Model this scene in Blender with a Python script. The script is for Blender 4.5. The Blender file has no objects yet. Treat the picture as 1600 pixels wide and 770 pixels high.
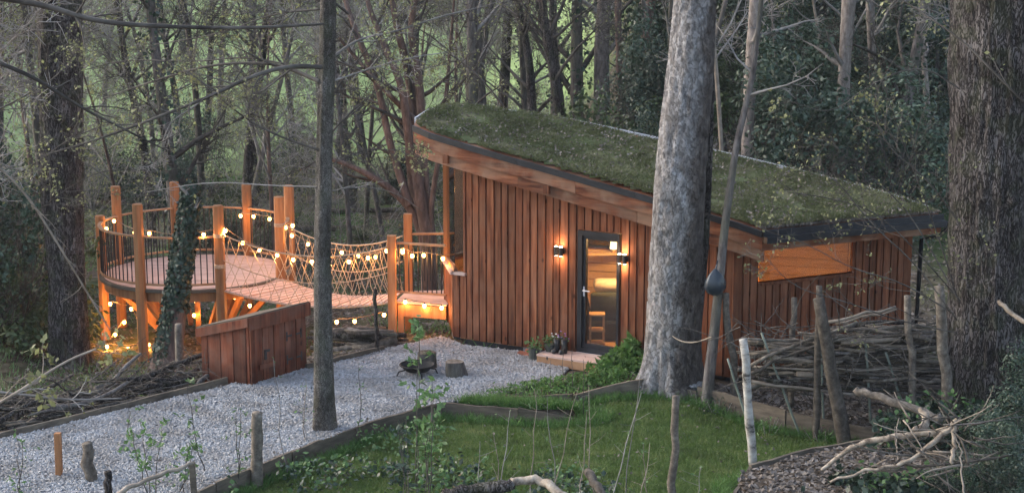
import bpy, math, random
import numpy as np
from mathutils import Vector
random.seed(7); rng = np.random.default_rng(7)
SC = bpy.context.scene
COL = SC.collection
pi = math.pi
# ---------------------------------------------------------------- camera
F = 2462.0; PITCH = math.radians(10.5); CH = 6.6
cam = bpy.data.cameras.new('camera'); cam_o = bpy.data.objects.new('camera', cam); COL.objects.link(cam_o)
cam_o.location = (0, 0, CH); cam_o.rotation_euler = (pi/2 - PITCH, 0, 0)
cam.sensor_width = 36; cam.lens = 36*F/1600; cam.clip_end = 1500; cam.clip_start = 0.1
SC.camera = cam_o
# ---------------------------------------------------------------- world, sun, exposure
W = bpy.data.worlds.new('World'); SC.world = W; W.use_nodes = True
nt = W.node_tree; sky = nt.nodes.new('ShaderNodeTexSky'); sky.sky_type = 'NISHITA'; sky.sun_disc = False
SUN_EL, SUN_ROT = math.radians(28), math.radians(-70)
sky.sun_elevation = SUN_EL; sky.sun_rotation = SUN_ROT; sky.dust_density = 2.5; sky.ozone_density = 1.0
bg = nt.nodes['Background']; hs_ = nt.nodes.new('ShaderNodeHueSaturation'); hs_.inputs['Saturation'].default_value = .85; nt.links.new(sky.outputs[0], hs_.inputs['Color']); nt.links.new(hs_.outputs[0], bg.inputs[0]); bg.inputs[1].default_value = 0.15
sl = bpy.data.lights.new('sun', 'SUN'); sl.energy = 0.75; sl.angle = math.radians(50); sl.color = (1.0, 0.95, 0.88)
so = bpy.data.objects.new('sun', sl); COL.objects.link(so)
sd = Vector((math.sin(SUN_ROT)*math.cos(SUN_EL), math.cos(SUN_ROT)*math.cos(SUN_EL), math.sin(SUN_EL)))
so.rotation_euler = sd.to_track_quat('Z', 'Y').to_euler(); so.location = (-20, 10, 30)
vs = SC.view_settings; SC.display_settings.display_device = 'sRGB'
vs.view_transform = 'Standard'; vs.look = 'None'; vs.gamma = 1; vs.use_curve_mapping = False; vs.exposure = 1.72
SC.cycles.use_denoising = True; SC.cycles.max_bounces = 6; SC.cycles.transparent_max_bounces = 8
SC.cycles.sample_clamp_indirect = 4.0; SC.cycles.use_light_tree = True
# ---------------------------------------------------------------- pixel helpers (plan positions)
def ray(px, py):
    cx = (px-800)/F; cy = (385-py)/F
    return np.array([cx, math.cos(PITCH)+cy*math.sin(PITCH), -math.sin(PITCH)+cy*math.cos(PITCH)])
def atz(px, py, z=0.0):
    r = ray(px, py); t = (z-CH)/r[2]; return np.array([0, 0, CH])+r*t
def at(px, py, Y):
    r = ray(px, py); return np.array([0, 0, CH])+r*(Y/r[1])
def sm(t): t = np.clip(t, 0, 1); return t*t*(3-2*t)
def hash3(i, j, k):
    n = (i*374761393 + j*668265263 + k*2147483647) & 0xffffffff
    n = ((n ^ (n >> 13))*1274126177) & 0xffffffff
    return ((n ^ (n >> 16)) & 0xffff)/65535.0
def vnoise(x, y, z=0.0):
    x, y, z = np.broadcast_arrays(np.asarray(x, float), np.asarray(y, float), np.asarray(z, float))
    i, j, k = np.floor(x).astype(np.int64), np.floor(y).astype(np.int64), np.floor(z).astype(np.int64)
    u, v, w = sm(x-i), sm(y-j), sm(z-k); r = 0
    for a in (0, 1):
        for b in (0, 1):
            for c in (0, 1):
                r = r + hash3(i+a, j+b, k+c)*(u if a else 1-u)*(v if b else 1-v)*(w if c else 1-w)
    return r*2-1
def inpoly(x, y, poly):
    x = np.asarray(x, float); y = np.asarray(y, float); c = np.zeros(x.shape, bool); n = len(poly)
    for a in range(n):
        x1, y1 = poly[a][:2]; x2, y2 = poly[(a+1) % n][:2]
        if y1 == y2: continue
        c ^= ((y1 > y) != (y2 > y)) & (x < (x2-x1)*(y-y1)/(y2-y1)+x1)
    return c
def pdist(x, y, poly):
    d = np.full(np.shape(x), 1e9); n = len(poly)
    for a in range(n):
        p = np.array(poly[a][:2]); q = np.array(poly[(a+1) % n][:2]); e = q-p; l = max(e@e, 1e-9)
        t = np.clip(((x-p[0])*e[0]+(y-p[1])*e[1])/l, 0, 1)
        d = np.minimum(d, np.hypot(x-p[0]-t*e[0], y-p[1]-t*e[1]))
    return d
# ---------------------------------------------------------------- objects
def tag(o, label=None, cat=None, group=None, kind=None):
    if label: o['label'] = label
    if cat: o['category'] = cat
    if group: o['group'] = group
    if kind: o['kind'] = kind
    return o
def empty(name, loc=(0, 0, 0), label=None, cat=None, group=None):
    o = bpy.data.objects.new(name, None); COL.objects.link(o); o.location = tuple(float(v) for v in loc); o.empty_display_size = .2
    return tag(o, label, cat, group)
KIDS = {}
class MB:
    def __init__(s): s.V = []; s.Q = []; s.T = []; s.n = 0
    def add(s, V, Q=None, T=None):
        V = np.asarray(V, float).reshape(-1, 3)
        if Q is not None and len(Q): s.Q.append(np.asarray(Q, int)+s.n)
        if T is not None and len(T): s.T.append(np.asarray(T, int)+s.n)
        s.V.append(V); s.n += len(V); return s
    def hexa(s, c):   # 8 corners: bottom 0-3 ccw, top 4-7
        return s.add(c, [[0, 3, 2, 1], [4, 5, 6, 7], [0, 1, 5, 4], [1, 2, 6, 5], [2, 3, 7, 6], [3, 0, 4, 7]])
    def box(s, x0, x1, y0, y1, z0, z1):
        return s.hexa([(x0, y0, z0), (x1, y0, z0), (x1, y1, z0), (x0, y1, z0), (x0, y0, z1), (x1, y0, z1), (x1, y1, z1), (x0, y1, z1)])
    def beam(s, p, q, w, h, up=(0, 0, 1), bev=0.0):
        p = np.array(p, float); q = np.array(q, float); d = q-p; d /= max(np.linalg.norm(d), 1e-9)
        u = np.array(up, float); a = np.cross(d, u)
        if np.linalg.norm(a) < 1e-3: a = np.cross(d, (1, 0, 0))
        a /= np.linalg.norm(a); b = np.cross(a, d); a = a*w/2; b = b*h/2
        if bev <= 0:
            return s.hexa([p-a-b, p+a-b, q+a-b, q-a-b, p-a+b, p+a+b, q+a+b, q-a+b])
        k = 1-bev; prof = [(-k, -1), (k, -1), (1, -k), (1, k), (k, 1), (-k, 1), (-1, k), (-1, -k)]
        V = [p+a*x+b*y for x, y in prof]+[q+a*x+b*y for x, y in prof]; V += [p, q]
        Q = [[i, (i+1) % 8, (i+1) % 8+8, i+8] for i in range(8)]
        T = [[16, (i+1) % 8, i] for i in range(8)]+[[17, i+8, (i+1) % 8+8] for i in range(8)]
        return s.add(V, Q, T)
    def tube(s, path, rad, sides=6, cap=True, jit=0.0, flat=1.0):
        P = np.asarray(path, float); n = len(P)
        R = np.full(n, rad) if np.isscalar(rad) else np.asarray(rad, float)
        D = np.gradient(P, axis=0); D /= np.maximum(np.linalg.norm(D, axis=1, keepdims=True), 1e-9)
        ref = np.array([0, 0, 1.0]) if abs(D[:, 2]).mean() < .8 else np.array([1.0, 0, 0])
        A = np.cross(D, ref); A /= np.maximum(np.linalg.norm(A, axis=1, keepdims=True), 1e-9); B = np.cross(A, D)
        th = np.arange(sides)*2*pi/sides
        rr = R[:, None]*np.ones(sides)
        if jit: rr = rr*(1+jit*(rng.random(rr.shape)-.5)*2)
        V = P[:, None, :]+rr[..., None]*(A[:, None, :]*np.cos(th)[None, :, None]+B[:, None, :]*(np.sin(th)*flat)[None, :, None])
        i = np.arange(n-1)[:, None]*sides; j = np.arange(sides)[None, :]; j2 = (j+1) % sides
        Q = np.stack([i+j, i+j2, i+sides+j2, i+sides+j], -1).reshape(-1, 4)
        V = V.reshape(-1, 3); T = None
        if cap and sides > 3:
            m = len(V); V = np.vstack([V, P[0], P[-1]]); e = (n-1)*sides
            T = [[m, int(b), int(a)] for a, b in zip(range(sides), list(range(1, sides))+[0])]+[[m+1, e+a, e+(a+1) % sides] for a in range(sides)]
        return s.add(V, Q, T)
    def sphere(s, c, r, nu=8, nv=6, sc=(1, 1, 1)):
        th = np.linspace(0, pi, nv+1); ph = np.arange(nu)*2*pi/nu
        V = np.stack([np.outer(np.sin(th), np.cos(ph))*sc[0], np.outer(np.sin(th), np.sin(ph))*sc[1], np.outer(np.cos(th), np.ones(nu))*sc[2]], -1).reshape(-1, 3)*r+np.array(c)
        i = np.arange(nv)[:, None]*nu; j = np.arange(nu)[None, :]; j2 = (j+1) % nu
        return s.add(V, np.stack([i+j, i+nu+j, i+nu+j2, i+j2], -1).reshape(-1, 4))
    def poly(s, pts, z0, z1):   # vertical prism of a ccw polygon (fan from centre)
        n = len(pts); c = np.mean(np.array(pts, float)[:, :2], axis=0)
        V = [(p[0], p[1], z0) for p in pts]+[(p[0], p[1], z1) for p in pts]+[(c[0], c[1], z0), (c[0], c[1], z1)]
        Q = [[i, (i+1) % n, (i+1) % n+n, i+n] for i in range(n)]
        T = [[2*n, (i+1) % n, i] for i in range(n)]+[[2*n+1, i+n, (i+1) % n+n] for i in range(n)]
        return s.add(V, Q, T)
    def leaves(s, C, size, up=0.3, nrm=None, asp=0.5):
        C = np.asarray(C, float); n = len(C)
        if n == 0: return s
        N = rng.normal(size=(n, 3))
        if nrm is not None: N = N*.6+nrm*1.2
        N[:, 2] += up*1.5; N /= np.linalg.norm(N, axis=1, keepdims=True)
        D = rng.normal(size=(n, 3)); D -= (D*N).sum(1, keepdims=True)*N; D /= np.linalg.norm(D, axis=1, keepdims=True)
        S = np.cross(N, D); L = (size*(.6+.8*rng.random(n)))[:, None] if np.isscalar(size) else size[:, None]
        V = np.stack([C-D*L*.5, C+S*L*asp*.5-N*L*.08, C+D*L*.5-N*L*.12, C-S*L*asp*.5-N*L*.08], 1).reshape(-1, 3)
        return s.add(V, np.arange(n*4).reshape(-1, 4))
    def blades(s, B, h, w, lean=.35):
        n = len(B); a = rng.random(n)*2*pi; H = h*(.5+rng.random(n)); ww = w*(.6+.8*rng.random(n))
        dx = np.stack([np.cos(a), np.sin(a), 0*a], 1)*ww[:, None]*.5
        l = rng.normal(size=(n, 2))*lean; T = np.stack([l[:, 0]*H, l[:, 1]*H, H], 1)
        V = np.stack([B-dx, B+dx, B+T], 1).reshape(-1, 3)
        return s.add(V, T=np.arange(n*3).reshape(-1, 3))
    def stones(s, C, size):
        n = len(C); sz = size*(.5+rng.random(n))
        base = np.array([[1, 0, 0], [0, 1, 0], [-1, 0, 0], [0, -1, 0], [0, 0, .6], [0, 0, -.6]])
        V = base[None]*(.6+.7*rng.random((n, 6, 1)))+rng.normal(size=(n, 6, 3))*.22
        a = rng.random(n)*2*pi; c, q = np.cos(a)[:, None], np.sin(a)[:, None]
        V = np.stack([V[..., 0]*c-V[..., 1]*q, V[..., 0]*q+V[..., 1]*c, V[..., 2]], -1)*sz[:, None, None]*.5+C[:, None, :]
        t = np.array([[0, 1, 4], [1, 2, 4], [2, 3, 4], [3, 0, 4], [1, 0, 5], [2, 1, 5], [3, 2, 5], [0, 3, 5]])
        return s.add(V.reshape(-1, 3), T=(np.arange(n)[:, None, None]*6+t[None]).reshape(-1, 3))
    def mesh(s, name, mat, smooth=False):
        me = bpy.data.meshes.new(name)
        V = np.vstack(s.V) if s.V else np.zeros((0, 3))
        Q = np.vstack(s.Q) if s.Q else np.zeros((0, 4), int); T = np.vstack(s.T) if s.T else np.zeros((0, 3), int)
        me.vertices.add(len(V)); me.vertices.foreach_set('co', V.astype(np.float32).ravel())
        nl = len(Q)*4+len(T)*3; me.loops.add(nl)
        me.loops.foreach_set('vertex_index', np.concatenate([Q.ravel(), T.ravel()]).astype(np.int32))
        me.polygons.add(len(Q)+len(T))
        me.polygons.foreach_set('loop_start', np.concatenate([np.arange(len(Q))*4, len(Q)*4+np.arange(len(T))*3]).astype(np.int32))
        me.polygons.foreach_set('loop_total', np.concatenate([np.full(len(Q), 4), np.full(len(T), 3)]).astype(np.int32))
        me.polygons.foreach_set('use_smooth', np.full(len(Q)+len(T), bool(smooth)))
        me.materials.append(mat); me.update(calc_edges=True); me.validate(); return me
    def build(s, name, mat, parent=None, smooth=False, origin=None):
        """vertices are given in world space; origin moves the object's own origin there (parent at rest rotation)."""
        me = s.mesh(name, mat, smooth); return place(name, me, parent, origin)
def wloc(o):
    v = np.array(o.location)
    while o.parent: o = o.parent; v = v+np.array(o.location)
    return v
def place(name, me, parent=None, origin=None):
    o = bpy.data.objects.new(name, me); COL.objects.link(o)
    org = np.zeros(3) if origin is None else np.array(origin, float)
    if origin is not None:
        n = len(me.vertices); a = np.empty(n*3, np.float32); me.vertices.foreach_get('co', a)
        a = (a.reshape(-1, 3)-org).astype(np.float32); me.vertices.foreach_set('co', a.ravel()); me.update()
    if parent is not None:
        o.parent = parent; o.location = tuple(org-wloc(parent)); KIDS.setdefault(parent, []).append(o)
    else: o.location = tuple(org)
    return o
def shared(name, me, parent, loc, rz=0.0, sc=(1, 1, 1), rot=None):   # a piece that shares its mesh; loc in world
    o = bpy.data.objects.new(name, me); COL.objects.link(o); o.parent = parent; KIDS.setdefault(parent, []).append(o)
    o.location = tuple(np.array(loc, float)-wloc(parent)); o.rotation_euler = rot if rot else (0, 0, rz); o.scale = sc
    return o
def copy_tree(o, parent=None):
    c = o.copy(); COL.objects.link(c)
    if parent is not None: c.parent = parent
    for ch in KIDS.get(o, []):
        KIDS.setdefault(c, []).append(copy_tree(ch, c))
    return c
# ---------------------------------------------------------------- materials
def ramp(nt, stops):
    r = nt.nodes.new('ShaderNodeValToRGB'); e = r.color_ramp.elements
    while len(e) < len(stops): e.new(.5)
    for i, (p, c) in enumerate(stops): e[i].position = p; e[i].color = (*c, 1)
    return r
def mat(name, stops, scale=8, detail=6, stretch=(1, 1, 1), rough=.8, bump=.3, bdist=.01, rand=.25, spec=.3, stops2=None, scale2=1.2, fac2=.5, wave=None, rand_off=True, rstops=None, trans=0.0, dirt=False):
    m = bpy.data.materials.new(name); m.use_nodes = True; nt = m.node_tree; L = nt.links.new
    b = nt.nodes['Principled BSDF']; b.inputs['Roughness'].default_value = rough; b.inputs['Specular IOR Level'].default_value = spec
    tc = nt.nodes.new('ShaderNodeTexCoord'); oi = nt.nodes.new('ShaderNodeObjectInfo')
    src = tc.outputs['Object']
    if rand_off:
        mu = nt.nodes.new('ShaderNodeMath'); mu.operation = 'MULTIPLY'; mu.inputs[1].default_value = 37.0; L(oi.outputs['Random'], mu.inputs[0])
        ad = nt.nodes.new('ShaderNodeVectorMath'); ad.operation = 'ADD'; L(src, ad.inputs[0]); L(mu.outputs[0], ad.inputs[1]); src = ad.outputs[0]
    mp = nt.nodes.new('ShaderNodeMapping'); mp.inputs['Scale'].default_value = stretch; L(src, mp.inputs[0])
    n = nt.nodes.new('ShaderNodeTexNoise'); n.inputs['Scale'].default_value = scale; n.inputs['Detail'].default_value = detail; n.inputs['Roughness'].default_value = .65; L(mp.outputs[0], n.inputs['Vector'])
    r = ramp(nt, stops); L(n.outputs[0], r.inputs[0]); col = r.outputs[0]; hsrc = n.outputs[0]
    if stops2:
        n2 = nt.nodes.new('ShaderNodeTexNoise'); n2.inputs['Scale'].default_value = scale2; n2.inputs['Detail'].default_value = 4; L(src, n2.inputs['Vector'])
        r2 = ramp(nt, stops2); L(n2.outputs[0], r2.inputs[0])
        mx = nt.nodes.new('ShaderNodeMix'); mx.data_type = 'RGBA'; mx.blend_type = 'MIX'
        f = ramp(nt, [(.42, (0, 0, 0)), (.6, (fac2,)*3)]); n3 = nt.nodes.new('ShaderNodeTexNoise'); n3.inputs['Scale'].default_value = scale2*1.7; n3.inputs['Detail'].default_value = 5; L(src, n3.inputs['Vector'])
        L(n3.outputs[0], f.inputs[0]); L(f.outputs[0], mx.inputs[0]); L(col, mx.inputs[6]); L(r2.outputs[0], mx.inputs[7]); col = mx.outputs[2]
    if rand:
        hs = nt.nodes.new('ShaderNodeHueSaturation'); mr = nt.nodes.new('ShaderNodeMapRange')
        mr.inputs[3].default_value = 1-rand; mr.inputs[4].default_value = 1+rand; L(oi.outputs['Random'], mr.inputs[0]); L(mr.outputs[0], hs.inputs['Value']); L(col, hs.inputs['Color']); col = hs.outputs[0]
    if dirt:   # splash staining just above the ground and knots
        sz_ = nt.nodes.new('ShaderNodeSeparateXYZ'); L(tc.outputs['Object'], sz_.inputs[0]); nd = nt.nodes.new('ShaderNodeTexNoise'); nd.inputs['Scale'].default_value = 5; nd.inputs['Detail'].default_value = 6; L(tc.outputs['Object'], nd.inputs['Vector'])
        ma = nt.nodes.new('ShaderNodeMath'); ma.operation = 'MULTIPLY_ADD'; ma.inputs[1].default_value = .9; L(nd.outputs[0], ma.inputs[0]); L(sz_.outputs[2], ma.inputs[2])
        rd = ramp(nt, [(.55, (.55, .5, .47)), (.95, (1, 1, 1))]); L(ma.outputs[0], rd.inputs[0]); md = nt.nodes.new('ShaderNodeMix'); md.data_type = 'RGBA'; md.blend_type = 'MULTIPLY'; md.inputs[0].default_value = 1; L(col, md.inputs[6]); L(rd.outputs[0], md.inputs[7]); col = md.outputs[2]
        vk = nt.nodes.new('ShaderNodeTexVoronoi'); vk.inputs['Scale'].default_value = 3.2; mk = nt.nodes.new('ShaderNodeMapping'); mk.inputs['Scale'].default_value = (1, 1, .6); L(src, mk.inputs[0]); L(mk.outputs[0], vk.inputs['Vector'])
        rk = ramp(nt, [(.05, (.25, .2, .18)), (.10, (1, 1, 1))]); L(vk.outputs['Distance'], rk.inputs[0]); m5 = nt.nodes.new('ShaderNodeMix'); m5.data_type = 'RGBA'; m5.blend_type = 'MULTIPLY'; m5.inputs[0].default_value = 1; L(col, m5.inputs[6]); L(rk.outputs[0], m5.inputs[7]); col = m5.outputs[2]
    L(col, b.inputs['Base Color'])
    if bump:
        bp = nt.nodes.new('ShaderNodeBump'); bp.inputs['Strength'].default_value = bump; bp.inputs['Distance'].default_value = bdist; L(hsrc, bp.inputs['Height']); L(bp.outputs[0], b.inputs['Normal'])
    if trans:
        t = nt.nodes.new('ShaderNodeBsdfTranslucent'); L(col, t.inputs[0]); ms = nt.nodes.new('ShaderNodeMixShader'); ms.inputs[0].default_value = trans
        L(b.outputs[0], ms.inputs[1]); L(t.outputs[0], ms.inputs[2]); L(ms.outputs[0], nt.nodes['Material Output'].inputs[0])
    return m
def emat(name, col, s):
    m = bpy.data.materials.new(name); m.use_nodes = True; b = m.node_tree.nodes['Principled BSDF']
    b.inputs['Base Color'].default_value = (*col, 1); b.inputs['Emission Color'].default_value = (*col, 1); b.inputs['Emission Strength'].default_value = s; return m
def glassmat(name, tint=(.8, .85, .85), refl=.04):
    m = bpy.data.materials.new(name); m.use_nodes = True; nt = m.node_tree; L = nt.links.new
    for n in list(nt.nodes):
        if n.type == 'BSDF_PRINCIPLED': nt.nodes.remove(n)
    a = nt.nodes.new('ShaderNodeBsdfTransparent'); a.inputs[0].default_value = (*tint, 1); g = nt.nodes.new('ShaderNodeBsdfGlossy'); g.inputs['Roughness'].default_value = .02
    fr = nt.nodes.new('ShaderNodeFresnel'); fr.inputs[0].default_value = 1.5; mr = nt.nodes.new('ShaderNodeMath'); mr.operation = 'ADD'; mr.inputs[1].default_value = refl; L(fr.outputs[0], mr.inputs[0])
    ms = nt.nodes.new('ShaderNodeMixShader'); L(mr.outputs[0], ms.inputs[0]); L(a.outputs[0], ms.inputs[1]); L(g.outputs[0], ms.inputs[2]); L(ms.outputs[0], nt.nodes['Material Output'].inputs[0]); return m
R_ = dict
cw = [(.32, (.055, .017, .008)), (.5, (.175, .057, .026)), (.70, (.29, .112, .052))]
M = {}
M['clad'] = mat('larch_cladding', cw, 16, 8, (1, 1, .07), .8, .35, .004, .27, .2, dirt=True, stops2=[(.3, (.10, .04, .022)), (.7, (.25, .13, .08))], scale2=1.5, fac2=.45)
M['cladx'] = mat('larch_fascia', cw, 9, 6, (.12, .12, 1.4), .75, .3, .006, .2, .25, stops2=[(.3, (.16, .09, .06)), (.7, (.36, .24, .16))], scale2=1.2, fac2=.6)
M['box'] = mat('stained_shed_boards', [(.3, (.06, .018, .010)), (.5, (.17, .052, .027)), (.7, (.27, .10, .055))], 14, 8, (1, 1, .08), .8, .3, .006, .35, .2, stops2=[(.3, (.08, .035, .025)), (.7, (.22, .12, .085))], scale2=2, fac2=.6, dirt=True)
M['post'] = mat('treated_post_wood', [(.3, (.20, .085, .035)), (.6, (.34, .16, .07)), (.8, (.42, .23, .11))], 10, 6, (1, 1, .1), .75, .3, .006, .15)
M['rail'] = mat('treated_rail_wood', [(.3, (.24, .12, .06)), (.7, (.42, .25, .14))], 10, 5, (.3, .3, .3), .75, .2, .005, .12)
M['deck'] = mat('pale_deck_boards', [(.25, (.36, .25, .21)), (.55, (.50, .36, .31)), (.8, (.58, .45, .40))], 7, 6, (.5, .5, 1), .7, .25, .006, .12)
M['edge'] = mat('weathered_edging_board', [(.25, (.05, .04, .032)), (.55, (.13, .105, .08)), (.8, (.22, .18, .13))], 7, 6, (.4, .4, 1.6), .9, .5, .012, .25)
M['black'] = mat('black_trim', [(.3, (.008, .009, .012)), (.7, (.018, .02, .026))], 6, 3, rough=.45, bump=.05, rand=0, spec=.4)
M['metal'] = mat('dark_metal', [(.3, (.012, .012, .013)), (.7, (.03, .028, .028))], 20, 3, rough=.5, bump=.1, rand=.1, spec=.5)
M['rope'] = mat('natural_rope', [(.3, (.30, .22, .15)), (.7, (.50, .40, .30))], 40, 3, rough=.9, bump=.3, rand=.1)
M['bark'] = mat('brown_grey_bark', [(.3, (.045, .038, .035)), (.5, (.12, .105, .098)), (.75, (.23, .21, .195))], 14, 8, (1, 1, .25), .9, 1.0, .03, .25, .15, stops2=[(.3, (.04, .045, .03)), (.7, (.12, .12, .08))], scale2=.9, fac2=.5)
def furrow(name, dark, mid, light, sc=9, zs=.22, moss=0.0, bd=.05):
    m = bpy.data.materials.new(name); m.use_nodes = True; nt = m.node_tree; L = nt.links.new; b = nt.nodes['Principled BSDF']; b.inputs['Roughness'].default_value = .92; b.inputs['Specular IOR Level'].default_value = .12
    tc = nt.nodes.new('ShaderNodeTexCoord'); mp = nt.nodes.new('ShaderNodeMapping'); mp.inputs['Scale'].default_value = (1, 1, zs); L(tc.outputs['Object'], mp.inputs[0])
    n = nt.nodes.new('ShaderNodeTexNoise'); n.inputs['Scale'].default_value = sc; n.inputs['Detail'].default_value = 8; n.inputs['Roughness'].default_value = .6; n.inputs['Distortion'].default_value = .4; L(mp.outputs[0], n.inputs['Vector'])
    v = nt.nodes.new('ShaderNodeTexVoronoi'); v.feature = 'DISTANCE_TO_EDGE'; v.inputs['Scale'].default_value = sc*1.2; ad = nt.nodes.new('ShaderNodeVectorMath'); ad.operation = 'MULTIPLY_ADD'; ad.inputs[1].default_value = (.35, .35, .35); L(n.outputs[1], ad.inputs[0]); L(mp.outputs[0], ad.inputs[2]); L(ad.outputs[0], v.inputs['Vector'])
    c1 = ramp(nt, [(.0, (0, 0, 0)), (.16, (1, 1, 1))]); L(v.outputs['Distance'], c1.inputs[0])
    hm_ = nt.nodes.new('ShaderNodeMath'); hm_.operation = 'MULTIPLY'; L(c1.outputs[0], hm_.inputs[0]); L(n.outputs[0], hm_.inputs[1])
    cr = ramp(nt, [(.05, dark), (.33, mid), (.58, light)]); L(hm_.outputs[0], cr.inputs[0]); col = cr.outputs[0]
    f2 = nt.nodes.new('ShaderNodeTexNoise'); f2.inputs['Scale'].default_value = 2.4; f2.inputs['Detail'].default_value = 5; L(tc.outputs['Object'], f2.inputs['Vector']); r2 = ramp(nt, [(.35, (.6, .58, .56)), (.65, (1.25, 1.25, 1.25))]); L(f2.outputs[0], r2.inputs[0])
    mx = nt.nodes.new('ShaderNodeMix'); mx.data_type = 'RGBA'; mx.blend_type = 'MULTIPLY'; mx.inputs[0].default_value = 1; L(col, mx.inputs[6]); L(r2.outputs[0], mx.inputs[7]); col = mx.outputs[2]
    if moss:
        f3 = nt.nodes.new('ShaderNodeTexNoise'); f3.inputs['Scale'].default_value = 3.5; f3.inputs['Detail'].default_value = 7; L(tc.outputs['Object'], f3.inputs['Vector']); r3 = ramp(nt, [(.50, (0, 0, 0)), (.60, (moss,)*3)]); L(f3.outputs[0], r3.inputs[0])
        m3 = nt.nodes.new('ShaderNodeMix'); m3.data_type = 'RGBA'; L(r3.outputs[0], m3.inputs[0]); L(col, m3.inputs[6]); m3.inputs[7].default_value = (.07, .085, .04, 1); col = m3.outputs[2]
    L(col, b.inputs['Base Color']); bp = nt.nodes.new('ShaderNodeBump'); bp.inputs['Distance'].default_value = bd; L(hm_.outputs[0], bp.inputs['Height']); L(bp.outputs[0], b.inputs['Normal']); return m
M['barkd'] = furrow('dark_furrowed_bark', (.03, .026, .024), (.088, .077, .073), (.145, .13, .125), 13, .28, .3, .045)
M['barkg'] = furrow('grey_fissured_bark', (.045, .04, .035), (.15, .135, .12), (.28, .26, .24), 22, .4, .3, .02)
M['barkp'] = mat('pale_brown_bark', [(.3, (.09, .075, .065)), (.5, (.20, .17, .15)), (.75, (.34, .30, .27))], 14, 8, (1, 1, .4), .9, .8, .02, .15, .15)
M['barkr'] = mat('reddish_brown_bark', [(.3, (.055, .038, .032)), (.55, (.135, .092, .076)), (.8, (.24, .175, .148))], 12, 7, (1, 1, .25), .9, .8, .02, .15, .15)
M['twig'] = mat('grey_twigs', [(.3, (.13, .12, .11)), (.7, (.34, .315, .295))], 3, 3, rough=.9, bump=0, rand=.3, spec=.1)
M['twigd'] = mat('dark_twigs', [(.3, (.04, .034, .03)), (.7, (.13, .115, .10))], 3, 3, rough=.9, bump=0, rand=.25, spec=.15)
M['twigp'] = mat('pale_dead_twigs', [(.3, (.14, .115, .09)), (.7, (.32, .27, .22))], 5, 4, rough=.9, bump=.2, rand=.25, spec=.1)
M['log'] = mat('grey_brown_logs', [(.3, (.05, .042, .034)), (.55, (.13, .11, .09)), (.8, (.27, .24, .20))], 12, 6, rough=.9, bump=.6, bdist=.01, rand=.4, spec=.12)
M['logp'] = mat('pale_barkless_log', [(.36, (.09, .07, .055)), (.5, (.27, .22, .17)), (.68, (.44, .39, .32))], 9, 8, (1, .6, 1), rough=.85, bump=.8, bdist=.015, rand=.1, spec=.12)
M['birch'] = mat('birch_bark', [(.36, (.05, .045, .04)), (.46, (.30, .28, .25)), (.7, (.52, .50, .46))], 5, 6, (1, 1, 1.6), .8, .4, .006, .1)
def leafm(name, a, b, c, sc=9, t=.25, rand=.2, rough=.55): return mat(name, [(.3, a), (.5, b), (.72, c)], sc, 3, rough=rough, bump=0, rand=rand, spec=.35, trans=t)
M['ever'] = leafm('evergreen_leaves', (.014, .028, .015), (.036, .062, .036), (.14, .18, .13), 9, .15, .35, .4)
M['ever2'] = leafm('olive_evergreen_leaves', (.022, .035, .014), (.05, .075, .028), (.11, .14, .06), 4, .2, .3)
M['ivy'] = leafm('ivy_leaves', (.012, .024, .014), (.03, .05, .03), (.075, .11, .075), 8, .12, .2, .4)
M['bud'] = leafm('spring_buds', (.12, .125, .055), (.20, .21, .095), (.30, .31, .15), 3, .4, .25)
M['fresh'] = leafm('fresh_green_leaves', (.05, .10, .035), (.09, .17, .06), (.16, .26, .10), 9, .35, .2)
M['bedgreen'] = leafm('bed_plant_leaves', (.05, .11, .03), (.10, .20, .05), (.17, .30, .09), 9, .35, .15)
M['blade'] = leafm('lawn_grass', (.06, .085, .022), (.105, .165, .038), (.20, .23, .08), 2.2, .3, 0)
M['roofgrass'] = leafm('roof_sedum_grass', (.07, .075, .032), (.115, .13, .052), (.19, .195, .10), 1.1, .25, 0)
M['litter'] = leafm('dead_leaves', (.08, .065, .053), (.16, .135, .115), (.30, .265, .235), 6, .1, .1, .8)
M['stone'] = mat('grey_white_gravel', [(.25, (.22, .22, .225)), (.5, (.33, .33, .335)), (.75, (.46, .46, .465))], 30, 2, stops2=[(.3, (.16, .145, .13)), (.7, (.30, .28, .26))], scale2=1.1, fac2=.65, rough=.8, bump=0, rand=0, spec=.25)
M['gravel'] = mat('gravel_bed', [(.3, (.12, .12, .125)), (.5, (.30, .30, .31)), (.7, (.50, .50, .51))], 40, 6, rough=.9, bump=1, bdist=.02, rand=0, rand_off=False)
M['lawn'] = mat('lawn_turf', [(.3, (.045, .06, .018)), (.6, (.075, .13, .03))], 14, 6, rough=.95, bump=.8, bdist=.02, rand=0, rand_off=False)
M['turf'] = mat('roof_turf', [(.3, (.055, .045, .028)), (.5, (.095, .09, .045)), (.7, (.15, .145, .07))], 5, 8, rough=.95, bump=1, bdist=.03, rand=0, rand_off=False, stops2=[(.3, (.045, .07, .02)), (.7, (.08, .12, .035))], scale2=.8, fac2=.6)
M['mulch'] = mat('bark_mulch_bed', [(.3, (.03, .022, .018)), (.6, (.10, .08, .065))], 30, 6, rough=.95, bump=1, bdist=.02, rand=0, rand_off=False)
M['inwall'] = mat('interior_pine', [(.3, (.42, .24, .10)), (.6, (.55, .34, .16)), (.8, (.62, .42, .22))], 6, 5, (.2, .2, 2), .6, .1, .004, .08)
M['infloor'] = mat('interior_floor', [(.3, (.34, .18, .08)), (.7, (.5, .3, .15))], 5, 4, (.3, 2, 1), .5, .05, .003, .1)
M['sofa'] = mat('olive_sofa_fabric', [(.3, (.035, .04, .028)), (.7, (.07, .075, .05))], 60, 3, rough=.95, bump=.3, bdist=.003, rand=0)
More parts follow.
